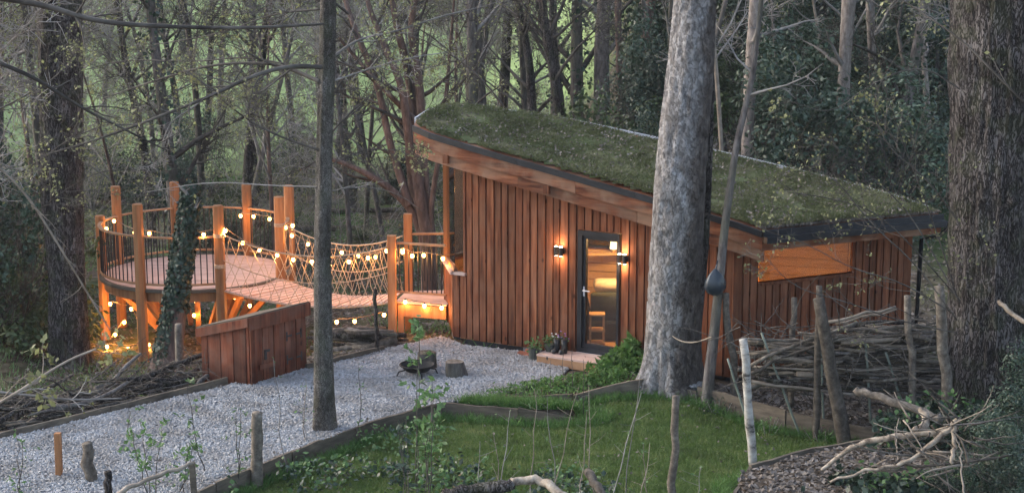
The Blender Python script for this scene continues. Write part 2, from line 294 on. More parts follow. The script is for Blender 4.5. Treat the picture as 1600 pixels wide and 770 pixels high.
M['cream'] = mat('cream_fabric', [(.3, (.5, .42, .3)), (.7, (.65, .57, .42))], 20, 3, rough=.95, bump=.2, rand=.1)
M['terra'] = mat('red_brick', [(.3, (.22, .075, .045)), (.7, (.36, .14, .09))], 15, 5, rough=.9, bump=.4, rand=.2)
M['pot'] = mat('grey_green_pot', [(.3, (.04, .045, .04)), (.7, (.09, .095, .085))], 10, 4, rough=.8, bump=.2, rand=.2)
M['boot'] = mat('black_rubber', [(.3, (.012, .012, .013)), (.7, (.03, .03, .032))], 15, 3, rough=.4, bump=.05, rand=0, spec=.5)
M['bag'] = mat('blue_black_bag', [(.3, (.012, .018, .026)), (.7, (.03, .042, .055))], 7, 5, rough=.35, bump=.5, bdist=.02, rand=0, spec=.5)
M['steel'] = mat('galvanised_sill', [(.3, (.45, .46, .5)), (.7, (.6, .61, .65))], 12, 3, rough=.4, bump=0, rand=0, spec=.5)
M['white'] = mat('white_petals', [(.3, (.6, .6, .58)), (.7, (.8, .8, .78))], 12, 3, rough=.6, bump=0, rand=.1)
M['purple'] = mat('purple_petals', [(.3, (.20, .09, .30)), (.7, (.34, .18, .45))], 12, 3, rough=.6, bump=0, rand=.1)
M['bluestone'] = mat('grey_block', [(.3, (.12, .12, .13)), (.7, (.25, .25, .26))], 9, 5, rough=.9, bump=.4, rand=.2)
M['cable'] = mat('cable_rubber', [(.3, (.15, .10, .07)), (.7, (.25, .18, .12))], 9, 2, rough=.7, bump=0, rand=0)
M['tubeg'] = mat('green_tree_tube', [(.3, (.12, .14, .115)), (.7, (.20, .225, .185))], 9, 3, rough=.6, bump=0, rand=.15)
M['shade'] = emat('lamp_shade_glow', (1.0, .72, .36), 1.4)
M['bulb'] = emat('warm_bulb', (1.0, .45, .10), 8)
M['led'] = emat('lamp_led', (1.0, .80, .55), 30)
M['glass'] = glassmat('window_glass')
M['glassd'] = glassmat('tinted_window_glass', (.7, .72, .7), .12)
M['char'] = mat('charred_metal', [(.3, (.01, .01, .01)), (.7, (.03, .027, .025))], 15, 4, rough=.8, bump=.3, rand=0)
def lamp(parent, p, energy, rad=.03, col=(1.0, .43, .11)):
    l = bpy.data.lights.new('lamp_light', 'POINT'); l.energy = energy*1.0; l.shadow_soft_size = rad; l.color = col
    o = bpy.data.objects.new('lamp_light', l); COL.objects.link(o)
    if parent is not None: o.parent = parent; o.location = tuple(np.array(p, float)-wloc(parent))
    else: o.location = tuple(p)
    return o
# ================================================================ SETTING
EDGE = [atz(-60, 700), atz(0, 686), atz(90, 664), atz(180, 641), atz(280, 620), atz(370, 594)]
EX = [-12, EDGE[1][0], EDGE[3][0], EDGE[5][0], atz(480, 572)[0], atz(600, 540)[0], atz(690, 528)[0], .5]
EY = [EDGE[1][1]-1, EDGE[1][1], EDGE[3][1], EDGE[5][1], atz(480, 572)[1], atz(600, 540)[1], atz(690, 528)[1], 28.5]
LZ = -.22
def tops(z, pts): return [atz(a, b, z if len(pts[0]) < 3 else c[0]) for a, b, *c in pts]
E1 = tops(.03, [(215, 815), (330, 757), (400, 727), (460, 703), (520, 681), (600, 650), (688, 628)])
E2 = tops(.03, [(690, 627, .03), (770, 632, .03), (850, 643, -.02), (932, 661, -.17)])
E3 = tops(0, [(752, 622, .03), (860, 619, .04), (930, 611, .09), (975, 603, .15), (1030, 584, .31)])
E4 = [atz(1024, 599, .17), atz(1088, 611, .12)]
E5 = tops(0, [(1090, 603, .19), (1180, 630, .13), (1260, 648, .08), (1300, 656, .07), (1390, 672, .05)])
E6 = tops(.0, [(1390, 680), (1310, 691), (1230, 709), (1142, 737), (1152, 830)])
LAWN = [tuple(p[:2]) for p in E1+E2+E3[1:]+E4+E5+E6+[E1[0]-[0, 3, 0]]]
GRAVEL = [tuple(atz(a, b)[:2]) for a, b in [(-80, 706), (0, 688), (180, 645), (300, 617), (375, 597), (480, 577), (600, 547), (690, 526), (725, 540), (905, 560), (870, 596), (800, 612), (750, 622)]]+[tuple(p[:2]) for p in E1[::-1]]+[tuple(atz(-80, 830)[:2])]
CAB = [(-.98, 26.55), (3.46, 23.88), (6.48, 25.38), (5.7, 26.1), (2.3, 27.15), (-.55, 28.2), (-1.17, 27.6)]
def lz(x, y):
    x = np.asarray(x, float); y = np.asarray(y, float); return LZ+.20*sm((y-21.0)/2.3)*sm((x-.4)/1.2)*sm((3.9-x)/1.4)
TREE_XY = atz(1046, 592, .14)[:2]
def gh(x, y, detail=True):
    x = np.asarray(x, float); y = np.asarray(y, float)
    d = y-np.interp(x, EX, EY)
    left = 1-sm((x+1.5)/2.5)
    z = -.95*sm(d/4.5)*left
    far = sm((y-31)/18); z = z-.9*far*(1-sm((x/np.maximum(y, 1)-.02)/.06))
    lw = (1-sm((x/np.maximum(y, 1)-.05)/.10))
    z = z+np.maximum(y-64, 0)*.075+np.maximum(y-150, 0)*.12+np.maximum(y-210, 0)*.15
    wr = sm((x/np.maximum(y, 1)-.02)/.10)
    z = z+wr*np.clip(y-28, 0, 55)*.17
    z = z+sm((-x/np.maximum(y, 1)-.30)/.15)*np.clip(y-26, 0, 60)*.10
    z = z+sm((16.5-y)/16)*2.2
    if detail:
        a = sm((d-.3)/3)*left+sm((y-27)/4)*(1-left)
        z = z+np.where(y > 20, a, 0)*(.18*vnoise(x*.5, y*.5)+.07*vnoise(x*1.9, y*1.9, 3))+sm((y-45)/30)*vnoise(x*.06, y*.06, 8)*.9
        z = z+.03*vnoise(x*1.3, y*1.3, 5)*(y < 27)
    z = np.where(inpoly(x, y, GRAVEL) | inpoly(x, y, CAB), np.minimum(z, -.05), z-.02)
    z = z+.20*np.exp(-((x-TREE_XY[0])**2+(y-TREE_XY[1]-.1)**2)/.75**2)
    il = inpoly(x, y, LAWN) | (pdist(x, y, LAWN) < .09)
    z = np.where(il, lz(x, y)-.10, z)
    return z
def gz(x, y): return float(gh(np.array([x]), np.array([y]))[0])
def gp(px, py, z=0): p = atz(px, py, z); p[2] = gz(p[0], p[1]); return p
xs = np.unique(np.concatenate([np.linspace(-260, -40, 23), np.linspace(-40, -10, 40), np.linspace(-10, 9, 191), np.linspace(9, 40, 42), np.linspace(40, 260, 23)]))
ys = np.unique(np.concatenate([np.linspace(-40, 12, 14), np.linspace(12, 16, 14), np.linspace(16, 32, 161), np.linspace(32, 60, 60), np.linspace(60, 320, 80)]))
X, Y = np.meshgrid(xs, ys); Z = gh(X, Y)
V = np.stack([X, Y, Z], -1).reshape(-1, 3); nx = len(xs); ny = len(ys)
i = np.arange(ny-1)[:, None]*nx; j = np.arange(nx-1)[None, :]
g = MB().add(V, np.stack([i+j, i+j+1, i+nx+j+1, i+nx+j], -1).reshape(-1, 4))
def ground_mat():
    m = bpy.data.materials.new('woodland_ground'); m.use_nodes = True; nt = m.node_tree; L = nt.links.new; b = nt.nodes['Principled BSDF']; b.inputs['Roughness'].default_value = .95; b.inputs['Specular IOR Level'].default_value = .1
    tc = nt.nodes.new('ShaderNodeTexCoord')
    def nz(s, d=8): n = nt.nodes.new('ShaderNodeTexNoise'); n.inputs['Scale'].default_value = s; n.inputs['Detail'].default_value = d; L(tc.outputs['Object'], n.inputs['Vector']); return n
    n1 = nz(6); n2 = nz(.5, 5); n3 = nz(2.2)
    soil = ramp(nt, [(.3, (.028, .021, .015)), (.5, (.075, .058, .043)), (.7, (.15, .12, .09))]); L(n1.outputs[0], soil.inputs[0])
    green = ramp(nt, [(.3, (.03, .05, .018)), (.7, (.07, .11, .035))]); L(n3.outputs[0], green.inputs[0])
    field = ramp(nt, [(.3, (.16, .225, .09)), (.7, (.25, .33, .14))]); L(n2.outputs[0], field.inputs[0])
    at_ = nt.nodes.new('ShaderNodeAttribute'); at_.attribute_name = 'cover'
    sp = nt.nodes.new('ShaderNodeSeparateColor'); L(at_.outputs['Color'], sp.inputs[0])
    ad = nt.nodes.new('ShaderNodeMath'); ad.operation = 'MULTIPLY'; f = ramp(nt, [(.40, (0, 0, 0)), (.56, (1, 1, 1))]); L(n2.outputs[0], f.inputs[0]); L(f.outputs[0], ad.inputs[0]); L(sp.outputs[0], ad.inputs[1])
    m1 = nt.nodes.new('ShaderNodeMix'); m1.data_type = 'RGBA'; L(ad.outputs[0], m1.inputs[0]); L(soil.outputs[0], m1.inputs[6]); L(green.outputs[0], m1.inputs[7])
    m2 = nt.nodes.new('ShaderNodeMix'); m2.data_type = 'RGBA'; L(sp.outputs[1], m2.inputs[0]); L(m1.outputs[2], m2.inputs[6]); L(field.outputs[0], m2.inputs[7])
    L(m2.outputs[2], b.inputs['Base Color'])
    bp = nt.nodes.new('ShaderNodeBump'); bp.inputs['Distance'].default_value = .05; bp.inputs['Strength'].default_value = .8; L(n1.outputs[0], bp.inputs['Height']); L(bp.outputs[0], b.inputs['Normal'])
    return m
M['ground'] = ground_mat()
ground = g.build('ground', M['ground'], smooth=True); tag(ground, 'woodland floor of leaf litter and moss rising to a green field', kind='structure')
ca = ground.data.color_attributes.new('cover', 'FLOAT_COLOR', 'POINT')
xf, yf = V[:, 0], V[:, 1]; fld = sm((yf-62+6*vnoise(xf*.1, yf*.1, 2))/5)*(1-sm((xf/np.maximum(yf, 1)-.04)/.04))
gr = np.clip(.55+.6*vnoise(xf*.3, yf*.3, 9), 0, 1)*(yf > 25)
ca.data.foreach_set('color', np.stack([gr, fld, 0*gr, 1+0*gr], 1).astype(np.float32).ravel())
def sheet(name, poly, z, mt, label, thick=.0):
    bmv = [Vector((p[0], p[1], 0)) for p in poly]
    from mathutils.geometry import tessellate_polygon
    T = [[a, b, c] for a, b, c in tessellate_polygon([bmv])]
    V = [(p[0], p[1], z) for p in poly]; o = MB().add(V, T=T).build(name, mt); 
    me = o.data; n = sum(p.normal.z for p in me.polygons)
    if n < 0: me.flip_normals()
    return tag(o, label, kind='structure')
sheet('gravel_path', GRAVEL, 0.0, M['gravel'], 'pale gravel path and yard in front of the cabin')
def gridsheet(name, poly, f, mt, label, step=.10, grow=.07):
    P = np.array(poly); gx = np.arange(P[:, 0].min()-.2, P[:, 0].max()+.2, step); gy = np.arange(P[:, 1].min()-.2, P[:, 1].max()+.2, step); X, Y = np.meshgrid(gx, gy); ins = inpoly(X, Y, poly) | (pdist(X, Y, poly) < grow)
    fc = ins[:-1, :-1] & ins[1:, :-1] & ins[:-1, 1:] & ins[1:, 1:]; use = np.zeros_like(ins)
    for a in (0, 1):
        for b in (0, 1): use[a:use.shape[0]-1+a, b:use.shape[1]-1+b] |= fc
    idx = -np.ones(X.shape, int); idx[use] = np.arange(use.sum())
    return tag(MB().add(np.stack([X[use], Y[use], f(X, Y)[use]], 1), np.stack([idx[:-1, :-1][fc], idx[:-1, 1:][fc], idx[1:, 1:][fc], idx[1:, :-1][fc]], 1)).build(name, mt, smooth=True), label, kind='structure')
gridsheet('lawn', LAWN, lz, M['lawn'], 'small mown lawn between timber edging boards')
PATCH = [tuple(atz(a, b, .12)[:2]) for a, b in [(1020, 597), (1087, 611), (1112, 606), (1100, 592), (1060, 588), (1015, 588)]]
gridsheet('gravel_patch', PATCH, lambda x, y: gh(x, y)+.06, M['gravel'], 'small patch of gravel at the foot of the pale tree')
MUL = [tuple(atz(a, b)[:2]) for a, b in [(1090, 602), (1180, 636), (1300, 660), (1392, 676), (1312, 690), (1140, 738), (1148, 830), (1660, 830), (1560, 640), (1240, 600)]]
def sample(poly, n, edge=0.0):
    P = np.array(poly); lo, hi = P.min(0), P.max(0); out = []; c = 0
    while c < n:
        q = lo+(hi-lo)*rng.random((n*2, 2)); k = inpoly(q[:, 0], q[:, 1], poly); q = q[k]; out.append(q); c += len(q)
    return np.vstack(out)[:n]
# grass, gravel and litter that nobody could count
q = sample(GRAVEL, 105000); zz = .008+.02*rng.random(len(q))+.012*vnoise(q[:, 0]*2, q[:, 1]*2)
tag(MB().stones(np.column_stack([q, zz]), .036).build('gravel_chippings', M['stone']), 'loose grey and white gravel chippings on the path', kind='stuff')
q = sample(PATCH, 900); tag(MB().stones(np.column_stack([q, gh(q[:, 0], q[:, 1])+.08]), .045).build('gravel_chippings', M['stone']), 'loose gravel chippings by the pale tree', kind='stuff')
q = sample(LAWN, 150000); den = vnoise(q[:, 0]*1.5, q[:, 1]*1.5, 4); hh = .045
tag(MB().blades(np.column_stack([q, lz(q[:, 0], q[:, 1])]), hh, .010, .5).build('lawn_grass', M['blade']), 'short green grass growing on the lawn', kind='stuff')
# longer tufts at the lawn's margins
ed = pdist(q[:, 0], q[:, 1], LAWN) < .22
tag(MB().blades(np.column_stack([q[ed], lz(q[ed][:, 0], q[ed][:, 1])]), .12, .012, .6).build('rough_grass', M['bedgreen']), 'longer tufted grass along the edging boards', kind='stuff')
# leaf litter in the mulch bed and on the wood floor
q = sample(MUL, 9000); z = gh(q[:, 0], q[:, 1])+.015
tag(MB().leaves(np.column_stack([q, z]), .07, 1.5, asp=.7).build('leaf_litter', M['litter']), 'dry brown leaves lying on the bed by the dead hedge', kind='stuff')
q = sample(LAWN, 420); tag(MB().leaves(np.column_stack([q, lz(q[:, 0], q[:, 1])+.04]), .05, 1.5, asp=.7).build('fallen_leaves', M['litter']), 'a few dead leaves fallen on the lawn', kind='stuff')
q = sample(GRAVEL, 3000); dd = pdist(q[:, 0], q[:, 1], GRAVEL); q = q[(rng.random(len(q)) < .07+.9*np.exp(-dd/.12))]; tag(MB().leaves(np.column_stack([q, .035+0*q[:, 0]]), .05, 1.5, asp=.7).build('fallen_leaves', M['litter']), 'dead leaves blown onto the edges of the gravel', kind='stuff')
def scatter(n, x0, x1, y0, y1, f=None, zoff=.02):
    x = x0+(x1-x0)*rng.random(n); y = y0+(y1-y0)*rng.random(n)
    k = ~(inpoly(x, y, GRAVEL) | inpoly(x, y, LAWN) | inpoly(x, y, CAB))
    if f is not None: k &= f(x, y)
    x, y = x[k], y[k]; return np.column_stack([x, y, gh(x, y)+zoff])
tag(MB().leaves(scatter(30000, -9, 1, 23, 50), .08, 1.5, asp=.7).build('leaf_litter', M['litter']), 'brown leaf litter under and behind the round deck', kind='stuff')
tag(MB().leaves(scatter(16000, 3, 14, 25, 48), .08, 1.5, asp=.7).build('leaf_litter', M['litter']), 'brown leaf litter on the bank right of the cabin', kind='stuff')
tag(MB().blades(scatter(26000, -13, 2, 26, 60, lambda x, y: vnoise(x*.5, y*.5, 7) > 0), .16, .02, .5).build('woodland_grass', M['fresh']), 'thin green grass and herbs under the bare trees', kind='stuff')
WEDGE = [tuple(atz(a, b, 0)[:2]) for a, b in [(700, 626), (850, 640), (925, 660), (985, 640), (935, 628), (860, 630), (755, 624)]]
q = sample(WEDGE, 9000); tag(MB().blades(np.column_stack([q, gh(q[:, 0], q[:, 1])]), .11, .016, .6).build('rough_grass', M['bedgreen']), 'rough grass in the wedge between the two edging boards', kind='stuff')
# ================================================================ CABIN
GR = .225; GD = np.array([-.41778531, .90854578]); RA = np.array([3.753, 23.336, 2.5])
def rz(x, y): return RA[2]+GR*((x-RA[0])*GD[0]+(y-RA[1])*GD[1])
RN = np.array([-GR*GD[0], -GR*GD[1], 1.0])
def onroof(px, py):
    r = ray(px, py); o = np.array([0, 0, CH]); return o+r*(RN@(RA-o))/(RN@r)
front = [(646, 197), (658, 204), (679, 211), (719, 223), (760, 235), (800, 247), (863, 264), (902, 276), (978, 297), (1018, 309), (1060, 321), (1104, 334), (1150, 347), (1192, 362)]
eave = [(1260, 355), (1330, 350), (1400, 345), (1473, 336)]
back = [(1450, 325), (1400, 308), (1300, 281), (1200, 257), (1110, 235), (1000, 212), (900, 190), (830, 179), (760, 170), (720, 165), (690, 166), (665, 175), (650, 187)]
RP = [onroof(*p) for p in front+eave+back]
cabin = empty('cabin', (1.0, 25.5, 0), 'timber clad cabin with a sloping leaf shaped turf roof', 'cabin')
def arc(path):
    P = np.asarray(path, float); d = np.r_[0, np.cumsum(np.linalg.norm(np.diff(P, axis=0), axis=1))]; return P, d
def sub(path, a, b, n):
    P, d = arc(path); t = np.linspace(a, b, n); return np.stack([np.interp(t, d, P[:, k]) for k in range(3)], 1)
def smoothpath(P, it=2, closed=False):
    P = [np.array(p, float) for p in P]
    for _ in range(it):
        Q = [P[0]] if not closed else []
        for a, b in (zip(P[:-1], P[1:]) if not closed else zip(P, P[1:]+P[:1])): Q += [a*.75+b*.25, a*.25+b*.75]
        if not closed: Q.append(P[-1])
        P = Q
    return np.array(P)
rf = smoothpath([onroof(*p) for p in front], 2); rb = smoothpath([onroof(*p) for p in back], 2)
ree = np.array([onroof(*p) for p in [(1192, 362), (1473, 336)]])
outline = np.vstack([rf, ree[1:], rb])
cen = np.array([2.0, 25.7])
def strip(path, off, z0, z1, th):   # a vertical board following a path; off = push outward
    P = np.array(path); D = np.gradient(P[:, :2], axis=0); D /= np.linalg.norm(D, axis=1, keepdims=True)
    Nn = np.stack([D[:, 1], -D[:, 0]], 1)
    A = P[:, :2]+Nn*off; B = P[:, :2]+Nn*(off-th); n = len(P); b = MB()
    V = np.vstack([np.column_stack([A, P[:, 2]+z0]), np.column_stack([A, P[:, 2]+z1]), np.column_stack([B, P[:, 2]+z1]), np.column_stack([B, P[:, 2]+z0])])
    Q = []
    for i in range(n-1):
        for k in range(4):
            k2 = (k+1) % 4; Q.append([k*n+i, k*n+i+1, k2*n+i+1, k2*n+i])
    Q += [[0, n, 2*n, 3*n], [n-1, 4*n-1, 3*n-1, 2*n-1]]
    return b.add(V, Q)
roof = MB().poly(outline, 0, 0); V = roof.V[0]; n = len(outline)
V[:, 2] = rz(V[:, 0], V[:, 1]); V[:n, 2] -= .16; V[2*n, 2] -= .16; V[n:2*n, 2] -= .012; V[2*n+1, 2] -= .012
roof_o = roof.build('roof', M['cladx'], cabin)
# lumpy turf on top
RPOLY = [tuple(p[:2]) for p in outline]
gx = np.arange(-2, 7, .09); gy = np.arange(23, 29.6, .09); X, Y = np.meshgrid(gx, gy)
d = pdist(X, Y, RPOLY); ins = inpoly(X, Y, RPOLY) & (d > .05)
Zr = rz(X, Y)+sm(d/.3)*(.045+.012*vnoise(X*2.5, Y*2.5, 1)+.010*vnoise(X*7, Y*7, 2)+.03*vnoise(X*.8, Y*.8, 6))+.004
idx = -np.ones(X.shape, int); fc = ins[:-1, :-1] & ins[1:, :-1] & ins[:-1, 1:] & ins[1:, 1:]
use = np.zeros_like(ins); use[:-1, :-1] |= fc; use[1:, :-1] |= fc; use[:-1, 1:] |= fc; use[1:, 1:] |= fc
idx[use] = np.arange(use.sum()); a, b_, c, e_ = idx[:-1, :-1][fc], idx[:-1, 1:][fc], idx[1:, 1:][fc], idx[1:, :-1][fc]
MB().add(np.stack([X[use], Y[use], Zr[use]], 1), np.stack([a, b_, c, e_], 1)).build('turf', M['turf'], roof_o, smooth=True)
q = sample(RPOLY, 110000); d = pdist(q[:, 0], q[:, 1], RPOLY); q = q[d > .06]
z = rz(q[:, 0], q[:, 1])+.03+.04*vnoise(q[:, 0]*.8, q[:, 1]*.8, 6); k = vnoise(q[:, 0]*1.6, q[:, 1]*1.6, 12)+.6*vnoise(q[:, 0]*6, q[:, 1]*6, 13) > -.75
tag(MB().blades(np.column_stack([q, z])[k], .042, .018, .9).build('turf_grass', M['roofgrass'], roof_o), kind='stuff')
q = sample(RPOLY, 2600); d = pdist(q[:, 0], q[:, 1], RPOLY); q = q[d > .05]
tag(MB().leaves(np.column_stack([q, rz(q[:, 0], q[:, 1])+.09]), .045, 1, asp=.7).build('roof_litter', M['litter'], roof_o), kind='stuff')
e0, e1 = ree; pe = np.linspace(0, 1, 2600)[:, None]; inw = np.array([e0[1]-e1[1], e1[0]-e0[0]]); inw /= np.linalg.norm(inw)
pp = (e0+(e1-e0)*rng.random((1800, 1)))[:, :2]+inw*(.04+.22*rng.random((1800, 1))**2)
tag(MB().leaves(np.column_stack([pp, rz(pp[:, 0], pp[:, 1])+.04]), .06, 1, asp=.6).build('roof_litter', M['litter'], roof_o), kind='stuff')
# trim and fascia (front: three layers; each board its own piece)
def pieces(path, L, name, mt, off, z0, z1, th, seg=6):
    P, d = arc(path); T = d[-1]; n = max(1, round(T/L))
    for k in range(n):
        s = sub(path, T*k/n+(.003 if k else 0), T*(k+1)/n-.003, seg)
        strip(s, off, z0, z1, th).build(name, mt, cabin)
pieces(rf, 2.2, 'roof_trim', M['black'], .035, -.085, .012, .04)
pieces(rf, 3.1, 'fascia_board', M['cladx'], .005, -.28, -.088, .04)
pieces(rf, 2.3, 'fascia_board', M['cladx'], -.03, -.47, -.265, .04)
ep = np.array([e0, e1]); pieces(ep, 9, 'roof_trim', M['black'], .035, -.08, .02, .04, 2)
pieces(ep, 9, 'gutter', M['black'], .12, -.17, -.07, .09, 2)
pieces(ep, 9, 'fascia_board', M['cladx'], -.02, -.30, -.12, .04, 2)
pieces(rb, 3, 'roof_trim', M['steel'], .03, -.10, .035, .03)
pieces(rb, 3, 'fascia_board', M['cladx'], -.01, -.4, -.1, .04)
e2 = e1+np.array([.08, -.05, -.1]); dp = [e2, e2+[0, 0, -.10], e2+[-.12, .1, -.25], e2+[-.34, .28, -.33], e2+[-.36, .3, -2.1]]
MB().tube(dp, .035, 8).build('downpipe', M['black'], cabin, True)
# walls
class Wall:
    def __init__(s, a, b): s.a = np.array(a, float); s.b = np.array(b, float); s.L = np.linalg.norm(s.b-s.a); s.d = (s.b-s.a)/s.L; s.n = np.array([s.d[1], -s.d[0]])
    def p(s, t, z, off=0): q = s.a+s.d*t+s.n*off; return np.array([q[0], q[1], z])
    def sz(s, px, py):
        r = ray(px, py); n = s.n; t = (n@s.a)/(n@r[:2]); q = np.array([0, 0, CH])+r*t; return float((q[:2]-s.a)@s.d), float(q[2])
def slab(w, t0, t1, z0, z1, o0, o1, z1b=None):
    z1b = z1 if z1b is None else z1b
    return MB().hexa([w.p(t0, z0, o1), w.p(t1, z0, o1), w.p(t1, z0, o0), w.p(t0, z0, o0), w.p(t0, z1, o1), w.p(t1, z1b, o1), w.p(t1, z1b, o0), w.p(t0, z1, o0)])
def topz(w, t, k=.24): q = w.p(t, 0); return rz(q[0], q[1])-k
def clad(w, base, holes, mt=M['clad'], pitch=.185, par=cabin, t0=0, t1=None, basefn=None):
    t1 = w.L if t1 is None else t1; t = t0; k = 0
    while t < t1-.02:
        wd = (.088, .056)[k % 2]*random.uniform(.82, 1.18); b = min(t+wd, t1); proud = .03 if k % 2 == 0 else .0
        mid = (t+b)/2; zb = base(mid) if callable(base) else base; segs = [(zb-random.uniform(0, .015), None)]
        for h0, h1, z0, z1 in holes:
            if h0-.02 < mid < h1+.02: segs = [(zb, z0)] if z0 > zb+.02 else []; segs += [(z1, None)] if z1 < topz(w, mid) else []
        for za, zt in segs:
            ov = .012 if proud else 0
            if zt is None: m = slab(w, t-ov, b+ov, za, topz(w, t), -.02+0.0*proud, .0+proud, topz(w, b))
            else: m = slab(w, t-ov, b+ov, za, zt, -.02, proud)
            m.build('board', mt, cabin)
        t = b; k += 1
FW = Wall(CAB[0], CAB[1]); RW = Wall(CAB[1], CAB[2]); LW = Wall(CAB[6], CAB[0])
ds0, dz1 = FW.sz(907, 361); ds1, _ = FW.sz(969, 368); dz0 = .16; dz1 = 2.17
GW = .19
clad(FW, .10, [(ds0-.02, ds1+.02, dz0-.2, dz1+.03), (-.1, GW-.02, 1.2, 9)])
ws0, wz1 = RW.sz(1188, 412); ws1, wz0 = RW.sz(1330, 425); wz0 = RW.sz(1188, 434)[1]-.07; ws0 = max(ws0, .12)
print('door', ds0, ds1, 'win', ws0, ws1, wz0, wz1, RW.L)
clad(RW, .12, [(ws0, ws1, wz0, 9)])
clad(LW, lambda t: .28-.18*t/LW.L, [(-1, 9, 1.22, 9)])
BWs = [Wall(CAB[2], CAB[3]), Wall(CAB[3], CAB[4]), Wall(CAB[4], CAB[5]), Wall(CAB[5], CAB[6])]
bw1s = .2
for w in BWs:
    hs = [(.2, 1.5, 1.5, 2.45)] if w is BWs[2] else []
    if w is BWs[3]: hs = [(-1, 9, 1.25, 9)]
    clad(w, .1, hs, pitch=.3)
# corner posts
def cpost(x, y, z0, z1, s=.12, mt=M['clad']): return MB().box(x-s/2, x+s/2, y-s/2, y+s/2, z0, z1).build('corner_post', mt, cabin)
cpost(CAB[0][0]-.0, CAB[0][1]+.02, .1, 1.2, .09); cpost(CAB[1][0]+.02, CAB[1][1]-.0, .1, rz(*CAB[1])-.22, .13); cpost(CAB[2][0], CAB[2][1], .1, rz(*CAB[2])-.22, .12)
cpost(CAB[6][0], CAB[6][1]+.03, .2, rz(*CAB[6])-.22, .10, M['post']); cpost(CAB[5][0], CAB[5][1], .1, rz(*CAB[5])-.22)
for t in (.0, 1.95, 4.55): slab(FW, t-.04, t+.06, topz(FW, t, .46), topz(FW, t, .32), .03, .30).build('rafter_end', M['clad'], cabin)
# left end window with sill
wl = MB().hexa([LW.p(-.02, 1.2, .07), LW.p(LW.L+.06, 1.2, .09), LW.p(LW.L+.06, 1.2, -.05), LW.p(-.02, 1.2, -.05), LW.p(-.02, 1.245, .07), LW.p(LW.L+.06, 1.245, .09), LW.p(LW.L+.06, 1.245, -.05), LW.p(-.02, 1.245, -.05)])
wl.build('window_sill', M['deck'], cabin)
wf = slab(LW, .0, LW.L, 1.245, 1.30, -.04, .02).build('window_frame', M['post'], cabin)
slab(LW, .06, LW.L-.06, 1.30, topz(LW, 0, .3), -.012, -.004, topz(LW, LW.L, .3)).build('pane', M['glassd'], wf)
wf2 = slab(FW, -.05, GW+.05, 1.2, 1.245, -.05, .07).build('window_frame', M['deck'], cabin); slab(FW, .0, GW, 1.246, topz(FW, 0, .3), -.012, -.004, topz(FW, GW, .3)).build('pane', M['glassd'], wf2)
slab(FW, GW, GW+.04, 1.246, topz(FW, GW, .26), -.03, .03).build('window_jamb', M['clad'], cabin)
slab(BWs[3], .02, BWs[3].L-.02, 1.25, topz(BWs[3], .02, .2), -.012, -.004, topz(BWs[3], BWs[3].L-.02, .2)).build('pane', M['glassd'], wf2)
# right strip window
wf = MB().hexa([RW.p(ws0, wz0-.05, .05), RW.p(ws1, wz0-.05, .05), RW.p(ws1, wz0-.05, -.05), RW.p(ws0, wz0-.05, -.05), RW.p(ws0, wz0, .05), RW.p(ws1, wz0, .05), RW.p(ws1, wz0, -.05), RW.p(ws0, wz0, -.05)]).build('window_frame', M['clad'], cabin)
slab(RW, ws0, ws1, wz0, topz(RW, ws0, .2), -.03, -.02, topz(RW, ws1, .2)).build('pane', M['glassd'], wf)
# back window behind the sofa
wf = MB(); 
for a, b, z0, z1 in [(.2, 1.5, 1.5, 1.54), (.2, 1.5, 2.41, 2.45), (.2, .25, 1.54, 2.41), (1.45, 1.5, 1.54, 2.41)]:
    V_ = slab(BWs[2], a, b, z0, z1, -.04, .03); wf.add(V_.V[0], V_.Q[0])
wf = wf.build('window_frame', M['black'], cabin); slab(BWs[2], .25, 1.45, 1.54, 2.41, -.01, 0).build('pane', M['glassd'], wf)
# floor, ceiling, lining
ip = [(p[0]+(cen[0]-p[0])*.03, p[1]+(cen[1]-p[1])*.06) for p in CAB]
MB().poly(ip, .08, .18).build('floor', M['infloor'], cabin)
c = MB().poly(ip, 0, 0); V = c.V[0]; n = len(ip); V[:, 2] = rz(V[:, 0], V[:, 1]); V[:n, 2] -= .2; V[2*n, 2] -= .2; V[n:2*n, 2] -= .17; V[2*n+1, 2] -= .17
c.build('ceiling', M['inwall'], cabin)
for wi, w in enumerate(BWs+[RW]):
    z = .19; k = 0
    while z < 3.6:
        top = 1.24 if wi == 3 else 1.48 if wi == 2 else (wz0-.01 if wi == 4 else 9)
        z2 = min(z+.145, top); a, b = .03, w.L-.03
        tm = min(topz(w, a, .18), topz(w, b, .18))
        if z2 > tm: break
        gp_ = .004 if wi == 2 else .001; slab(w, a, b, z+gp_, z2-gp_, -.10, -.075).build('lining_board', M['inwall'], cabin); z += .15
        if z >= top-.05: break
    zz0 = min(z, 9)+.004
    if wi == 3: pass
    elif wi != 2 and wi != 4: slab(w, .03, w.L-.03, zz0, topz(w, .03, .17), -.10, -.075, topz(w, w.L-.03, .17)).build('lining_board', M['inwall'], cabin)
    elif wi == 2:
        for a, b in ((.03, .18), (1.52, w.L-.03)): slab(w, a, b, 1.49, topz(w, a, .17), -.10, -.075, topz(w, b, .17)).build('lining_board', M['inwall'], cabin)
        slab(w, .18, 1.52, 2.46, topz(w, .18, .17), -.10, -.075, topz(w, 1.52, .17)).build('lining_board', M['inwall'], cabin)
    else: slab(w, ws1+.03, w.L-.03, zz0, topz(w, ws1, .17), -.10, -.075, topz(w, w.L, .17)).build('lining_board', M['inwall'], cabin)
slab(FW, GW+.06, ds0-.06, .19, topz(FW, 0, .5), -.10, -.085, topz(FW, ds0, .2)).build('lining_panel', M['inwall'], cabin)
slab(FW, ds1+.06, FW.L-.05, .19, topz(FW, ds1, .2), -.10, -.085, topz(FW, FW.L, .2)).build('lining_panel', M['inwall'], cabin)
